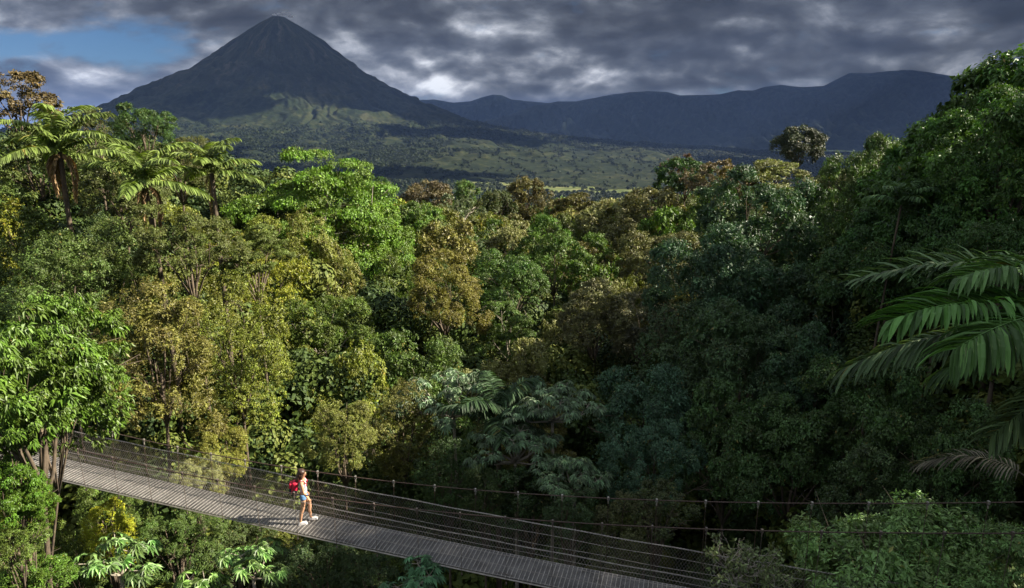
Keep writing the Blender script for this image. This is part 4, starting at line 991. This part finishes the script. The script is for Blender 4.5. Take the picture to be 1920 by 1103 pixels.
# ------------------------------------------------------------------ the hanging bridge
_S = np.array([-13, -8.43, -6.97, -3.48, -0.28, 2.67, 4.82, 6.47, 8.06, 9.5, 12, 16, 22])
_ZD = np.polyfit(_S, [-8.9, -9.24, -9.34, -9.58, -9.76, -9.92, -10.0, -10.06, -10.13, -10.18, -10.22, -10.2, -9.95], 4)
_SC = np.array([-13, -7.1, -5.5, -3, -1, 0.8, 2.5, 5.1, 7.3, 9.4, 12.2, 15.7, 22])
_ZC = np.polyfit(_SC, [-7.3, -8.2, -8.36, -8.52, -8.61, -8.63, -8.58, -8.45, -8.28, -8.08, -7.67, -7.15, -6.0], 4)
def zdeck(s): return np.polyval(_ZD, s)
def zcab(s): return np.polyval(_ZC, s)
S0, S1 = -13.5, 21.0
def bp(s, off, z):
    s = np.asarray(s, float); z = np.asarray(z, float) + 0 * s; off = np.asarray(off, float) + 0 * s
    return np.stack([BA[0] * s + BN[0] * off, BA[1] * s + BN[1] * off, z - ZR], -1)
ZR = float(zdeck(0))
def build_bridge():
    rng = np.random.default_rng(3)
    root = link('hanging_bridge', None, loc=(BRIDGE_P0[0], BRIDGE_P0[1], ZR))
    tag(root, 'long hanging footbridge with a slatted metal deck, wire netting and rusty cables', 'bridge')
    hw = 0.455
    M_DECK = simple_mat('deck_grating', (0.095, 0.090, 0.086), 0.55, 0.35, 0.45, 3.0, 0.2)
    M_SLAT = simple_mat('deck_bar', (0.33, 0.31, 0.285), 0.45, 0.35, 0.3, 6.0)
    a = math.radians(-15)
    b = MB(); c = MB(); s = S0; k = 0
    while s < S1:
        sl_ = float((zdeck(s + 0.05) - zdeck(s - 0.05)) / 0.1)
        ux = np.array([BA[0], BA[1], sl_]); ux /= np.linalg.norm(ux); uy = np.array([BN[0], BN[1], 0]); uz = np.cross(ux, uy)
        M = np.stack([ux, uy, uz], 1)
        z = float(zdeck(s)); j = rng.normal(0, 0.0025)
        b.box(bp(s, 0, z - 0.012 + j), (0.038, hw - 0.012, 0.009), M)
        c.box(bp(s + 0.052, 0, z - 0.004 + j * 0.5), (0.0085, hw - 0.008, 0.011), M)
        s += 0.104; k += 1
    b.build('deck', M_DECK, root); c.build('cross_bar', M_SLAT, root)['kind'] = 'stuff'
    ss_ = np.linspace(S0, S1, 140)
    for side in (-1, 1):
        e = MB(); e.tube(bp(ss_, side * (hw + 0.012), zdeck(ss_) - 0.03), 0.022, 4); e.build('edge_beam', M_WIRE, root)
        e = MB(); e.tube(bp(ss_, side * 0.22, zdeck(ss_) - 0.06), 0.018, 4); e.build('edge_beam', M_STEEL, root)
        e = MB(); e.tube(bp(ss_, side * 0.56, zcab(ss_)), 0.0125, 8); e.build('main_cable', M_RUST, root, True)
        # net: diagonal wires both ways, horizontal wires, twisted top rope
        rail = 0.93; n = MB(); pitch = 0.075
        for d in (-1, 1):
            r_ = 0.0026 if side > 0 else 0.0016
            if d > 0: r_ *= 0.75
            for s in np.arange(S0, S1 - 1, pitch):
                q = np.linspace(0, 1, 4); sa = s + (q if d > 0 else 1 - q) * rail * 0.62
                bulge = side * (0.5 + 0.05 * np.sin(q * 3.14))
                n.tube(bp(sa, bulge, zdeck(sa) + q * rail), r_, 3, cap=False)
        n.build('netting', M_WIRE, root)
        tw = np.linspace(S0, S1, 1100)
        for ph in (0, 3.14):
            if ph == 0: e = MB()
            e.tube(bp(tw, side * 0.5 + 0.008 * np.cos(tw * 40 + ph), zdeck(tw) + rail + 0.012 * np.sin(tw * 40 + ph) + 0.008 * np.sin(tw * 2.9)), 0.0075 if side > 0 else 0.006, 4, cap=False)
        e.build('hand_rope', M_WIRE, root)
        for h in (0.07, 0.36, 0.64):
            e = MB(); e.tube(bp(ss_, side * (0.5 + 0.04 * math.sin(h * 3.3)), zdeck(ss_) + h + 0.012 * np.sin(ss_ * 2.3 + h * 9)), 0.0055, 4); e.build('net_wire', M_WIRE, root)
        s = 0.11 if side > 0 else 2.27
        while s > S0 + 1: s -= 1.083
        s += 1.083
        while s < S1:
            e = MB(); zc_ = float(zcab(s)); zd = float(zdeck(s))
            lean = rng.normal(0, 0.012)
            e.tube(np.stack([bp(s + lean, side * 0.56, zc_ + 0.03), bp(s + lean / 2, side * 0.53, (zc_ + zd) / 2), bp(s, side * 0.512, zd - 0.12)]), 0.0065, 6)
            e.tube(np.stack([bp(s, side * 0.512, zd - 0.13), bp(s, side * 0.512, zd - 0.09)]), 0.022, 6)
            hg = e.build('hanger', M_STEEL if side < 0 else M_RUST, root)
            f = MB(); f.box(bp(s + lean, side * 0.56, zc_), (0.02, 0.028, 0.034)); f.tube(np.stack([bp(s + lean - 0.03, side * 0.56, zc_ - 0.035), bp(s + lean + 0.03, side * 0.56, zc_ - 0.035)]), 0.012, 6)
            f.tube(np.stack([bp(s + lean, side * 0.56, zc_ - 0.06), bp(s + lean, side * 0.557, zc_ - 0.13)]), 0.016, 6)
            f.build('clamp', M_WIRE if side > 0 else M_STEEL, hg)
            s += 1.083
    # panel seams: short dark connector strips on the deck
    for s in np.arange(1.0, 20, 2.05):
        e = MB(); q = np.linspace(s, s + 0.45, 6); e.tube(bp(q, 0.33, zdeck(q) + 0.012), 0.007, 4); e.tube(bp(q + 0.1, -0.36, zdeck(q) + 0.012), 0.007, 4)
        e.build('deck_clip', M_STEEL, root)
build_bridge()

# ------------------------------------------------------------------ the walker and her backpack
def skin_obj(name, verts, edges, mat, parent, root_i=0, sub=2):
    """verts: (x,y,z,rx,ry)"""
    me = bpy.data.meshes.new(name); me.from_pydata([v[:3] for v in verts], edges, []); me.update()
    o = link(name, me, parent); md = o.modifiers.new('skin', 'SKIN'); md.use_smooth_shade = True; md.branch_smoothing = 0.6
    sv = me.skin_vertices[0].data if me.skin_vertices else None
    if sv is None:
        me.attributes  # skin layer is created with the modifier
        bpy.context.view_layer.update(); sv = me.skin_vertices[0].data
    for i, v in enumerate(verts):
        sv[i].radius = (v[3], v[4] if len(v) > 4 else v[3]); sv[i].use_root = (i == root_i)
    sb = o.modifiers.new('subdivision', 'SUBSURF'); sb.levels = sub; sb.render_levels = sub
    me.materials.append(mat); return o
def chain(i0, n): return [(i, i + 1) for i in range(i0, i0 + n - 1)]
def round_box(name, c, h, mat, parent, bev=0.3, rot=None, seg=3):
    import bmesh
    bm = bmesh.new(); bmesh.ops.create_cube(bm, size=2)
    for v in bm.verts: v.co = Vector((v.co.x * h[0], v.co.y * h[1], v.co.z * h[2]))
    bmesh.ops.bevel(bm, geom=list(bm.edges), offset=min(h) * bev * 2, segments=seg, profile=0.6, affect='EDGES')
    if rot: bmesh.ops.rotate(bm, verts=bm.verts, cent=(0, 0, 0), matrix=rot)
    bmesh.ops.translate(bm, verts=bm.verts, vec=c)
    me = bpy.data.meshes.new(name); bm.to_mesh(me); bm.free(); me.materials.append(mat)
    for p in me.polygons: p.use_smooth = True
    return link(name, me, parent)
def build_person():
    SK = simple_mat('skin', (0.50, 0.27, 0.155), 0.5, 0, 0.06, 4); HA = simple_mat('hair', (0.045, 0.021, 0.014), 0.45, 0, 0.5, 30)
    TOP = simple_mat('tank_top', (0.72, 0.72, 0.76), 0.8, 0, 0.08, 10); DEN = simple_mat('denim', (0.11, 0.24, 0.44), 0.85, 0, 0.3, 30)
    SHO = simple_mat('white_canvas', (0.75, 0.72, 0.70), 0.7, 0, 0.1, 20); DK = simple_mat('dark_fabric', (0.025, 0.025, 0.035), 0.8, 0, 0.2, 20)
    RED = simple_mat('red_nylon', (0.56, 0.012, 0.045), 0.55, 0, 0.2, 12, 0.4)
    # stand on the deck where the photograph shows her feet
    r = W(573, 979, 1.0); zt = -9.745; p = r * (zt / r[2]); sd = float((p[:2] - BRIDGE_P0) @ BA); z = float(zdeck(sd)) + 0.004
    p = r * (z / r[2]); rz = math.radians(-78)
    root = link('person', None, loc=p, rz=rz, sc=(1.0, 0.96, 0.87))
    tag(root, 'woman in white tank top and denim shorts walking right along the bridge', 'person')
    V = [(0, 0, 0.92, 0.135, 0.10), (0, 0.012, 1.03, 0.108, 0.085), (0, 0.0, 1.15, 0.118, 0.09), (0, -0.01, 1.28, 0.135, 0.095), (0, -0.012, 1.37, 0.085, 0.065), (0, 0.0, 1.43, 0.046, 0.046), (0, 0.018, 1.475, 0.045, 0.048),
         (0, 0.03, 1.53, 0.068, 0.072), (0, 0.026, 1.60, 0.086, 0.098), (0, 0.008, 1.68, 0.06, 0.07), (0, 0.105, 1.555, 0.011, 0.013)]
    E_ = chain(0, 10) + [(8, 10)]
    def add(pts, at):
        i = len(V); V.extend(pts); E_.append((at, i)); E_.extend(chain(i, len(pts))); return i
    # legs: near (right) leg behind, far (left) leg in front
    add([(0.095, -0.005, 0.84, 0.088), (0.10, -0.02, 0.66, 0.068), (0.10, -0.035, 0.49, 0.052), (0.10, -0.085, 0.36, 0.054), (0.10, -0.105, 0.17, 0.034), (0.10, -0.12, 0.085, 0.032), (0.10, -0.065, 0.045, 0.034, 0.026), (0.11, 0.01, 0.03, 0.034, 0.018)], 0)
    add([(-0.095, 0.02, 0.84, 0.088), (-0.095, 0.08, 0.66, 0.068), (-0.095, 0.135, 0.49, 0.052), (-0.092, 0.115, 0.36, 0.054), (-0.09, 0.13, 0.17, 0.034), (-0.09, 0.135, 0.085, 0.032), (-0.09, 0.195, 0.045, 0.034, 0.026), (-0.095, 0.27, 0.03, 0.034, 0.018)], 0)
    def arm(sx, el, wr, hd):
        k = add([(sx * 0.14, -0.01, 1.365, 0.046), (sx * 0.185, -0.01, 1.335, 0.043), (sx * 0.205, el[1] * 0.4, 1.22, 0.037), (sx * el[0], el[1], el[2], 0.031), (sx * (el[0] + wr[0]) / 2, (el[1] + wr[1]) / 2, (el[2] + wr[2]) / 2 + 0.005, 0.029), (sx * wr[0], wr[1], wr[2], 0.02, 0.024), (sx * hd[0], hd[1], hd[2], 0.018, 0.036)], 3)
        pm = k + 6; b = np.array([sx * hd[0], hd[1], hd[2]])
        for q, (dy, L) in enumerate(((0.03, 0.062), (0.011, 0.07), (-0.009, 0.066), (-0.028, 0.052))):
            add([tuple(b + np.array([0, dy, -0.03])) + (0.009,), tuple(b + np.array([-sx * 0.008, dy * 1.15 + 0.006, -0.03 - L * 0.55])) + (0.0085,), tuple(b + np.array([-sx * 0.024, dy * 1.15 + 0.014, -0.03 - L])) + (0.007,)], pm)
        add([tuple(b + np.array([-sx * 0.012, 0.038, 0.012])) + (0.011,), tuple(b + np.array([-sx * 0.022, 0.055, -0.018])) + (0.009,), tuple(b + np.array([-sx * 0.024, 0.058, -0.04])) + (0.0075,)], pm)
    arm(1, (0.225, 0.03, 1.09), (0.205, 0.13, 0.885), (0.20, 0.15, 0.825))
    arm(-1, (0.225, -0.03, 1.09), (0.215, 0.05, 0.88), (0.21, 0.07, 0.82))
    skin_obj('body', V, E_, SK, root)
    # clothing follows the same joints, a little wider
    t = skin_obj('tank_top', [(0, 0, 0.965, 0.137, 0.106), (0, 0.012, 1.03, 0.118, 0.096), (0, 0.004, 1.15, 0.128, 0.102), (0, -0.008, 1.27, 0.142, 0.108), (0, -0.012, 1.335, 0.115, 0.082)], chain(0, 5), TOP, root, 0)
    for sx in (-1, 1):
        b = MB(); b.tube(np.array([(sx * 0.085, 0.085, 1.29), (sx * 0.095, 0.05, 1.375), (sx * 0.095, -0.02, 1.405), (sx * 0.085, -0.085, 1.33)]), 0.016, 6); b.build('shoulder_strap', TOP, root, True)
    skin_obj('shorts', [(0, 0, 0.93, 0.147, 0.116), (0, 0.004, 0.99, 0.128, 0.104), (0.095, -0.005, 0.85, 0.100, 0.100), (0.10, -0.014, 0.765, 0.098, 0.098), (-0.095, 0.02, 0.85, 0.100, 0.100), (-0.097, 0.05, 0.765, 0.098, 0.098)], [(0, 1), (0, 2), (2, 3), (0, 4), (4, 5)], DEN, root, 0)
    hb = MB()
    for (c_, r_, q) in (((0, -0.012, 1.635), (0.097, 0.103, 0.098), 1), ((0, -0.065, 1.56), (0.102, 0.072, 0.11), 2), ((0.004, -0.105, 1.46), (0.095, 0.058, 0.13), 3), ((0.0, -0.125, 1.36), (0.082, 0.045, 0.12), 4), ((0.03, -0.13, 1.29), (0.04, 0.03, 0.09), 5), ((-0.03, -0.13, 1.28), (0.035, 0.028, 0.08), 6), ((0.068, -0.02, 1.52), (0.028, 0.04, 0.10), 7), ((-0.068, -0.02, 1.52), (0.028, 0.04, 0.10), 8)):
        hb.add(*lumpy(c_, r_, 500 + q, 3, 0.16))
    hb.build('hair', HA, root, True)
    for sx in (-1, 1):
        b = MB(); b.add(*[q for q in lumpy((sx * 0.03, 0.112, 1.582), (0.009, 0.006, 0.007), 1, 2, 0.0)]); b.build('eye', DK, root, True)
    lp = MB(); lp.add(*lumpy((0, 0.098, 1.515), (0.02, 0.008, 0.007), 1, 2, 0.0)); lp.build('mouth', simple_mat('lips', (0.45, 0.13, 0.10), 0.5, 0, 0.05), root, True)
    for (x, y, a, up) in ((0.103, -0.06, -0.05, 0.018), (-0.092, 0.20, 0.0, 0)):
        sh = round_box('shoe', (x, y, 0.048), (0.043, 0.108, 0.036), SHO, root, 0.42)
        so_ = round_box('sole', (x, y, 0.014), (0.045, 0.114, 0.013), SHO, sh, 0.3)
    # backpack (carried, so a thing of its own)
    bk = link('backpack', None, loc=p, rz=rz, sc=(0.96, 0.98, 0.85)); bk.location = tuple(np.array(p) + np.array([math.sin(math.radians(78)) * -0.02, 0, 0.98]))
    bk.location = (p[0], p[1], p[2] + 0.98 * 0.87); tag(bk, 'small red backpack with a dark pocket on the walking woman', 'backpack')
    q = lambda x, y, z: (x, y, z - 0.98)
    tilt = Matrix.Rotation(math.radians(-7), 3, 'X')
    body = round_box('main_compartment', q(0, -0.20, 1.17), (0.128, 0.078, 0.195), RED, bk, 0.42, tilt, 4)
    pk = round_box('front_pocket', q(0, -0.305, 1.10), (0.10, 0.038, 0.09), DK, bk, 0.45, tilt)
    round_box('front_pocket', q(0.0, -0.30, 1.26), (0.105, 0.032, 0.075), RED, bk, 0.45, tilt)
    round_box('side_pocket', q(0.136, -0.20, 1.05), (0.022, 0.06, 0.08), DK, bk, 0.45, tilt)
    for sx in (-1, 1):
        b = MB(); b.tube(np.array([q(sx * 0.09, -0.13, 1.345), q(sx * 0.10, -0.05, 1.415), q(sx * 0.10, 0.045, 1.395), q(sx * 0.105, 0.105, 1.28), q(sx * 0.13, 0.075, 1.13), q(sx * 0.125, -0.09, 1.0)]), [0.014, 0.016, 0.016, 0.014, 0.010, 0.008], 6); b.build('strap', RED if sx > 0 else RED, bk, True)
    b = MB(); b.tube(np.array([q(-0.03, -0.17, 1.375), q(-0.02, -0.17, 1.41), q(0.02, -0.17, 1.41), q(0.03, -0.17, 1.375)]), 0.008, 6); b.build('carry_loop', DK, bk, True)
build_person()
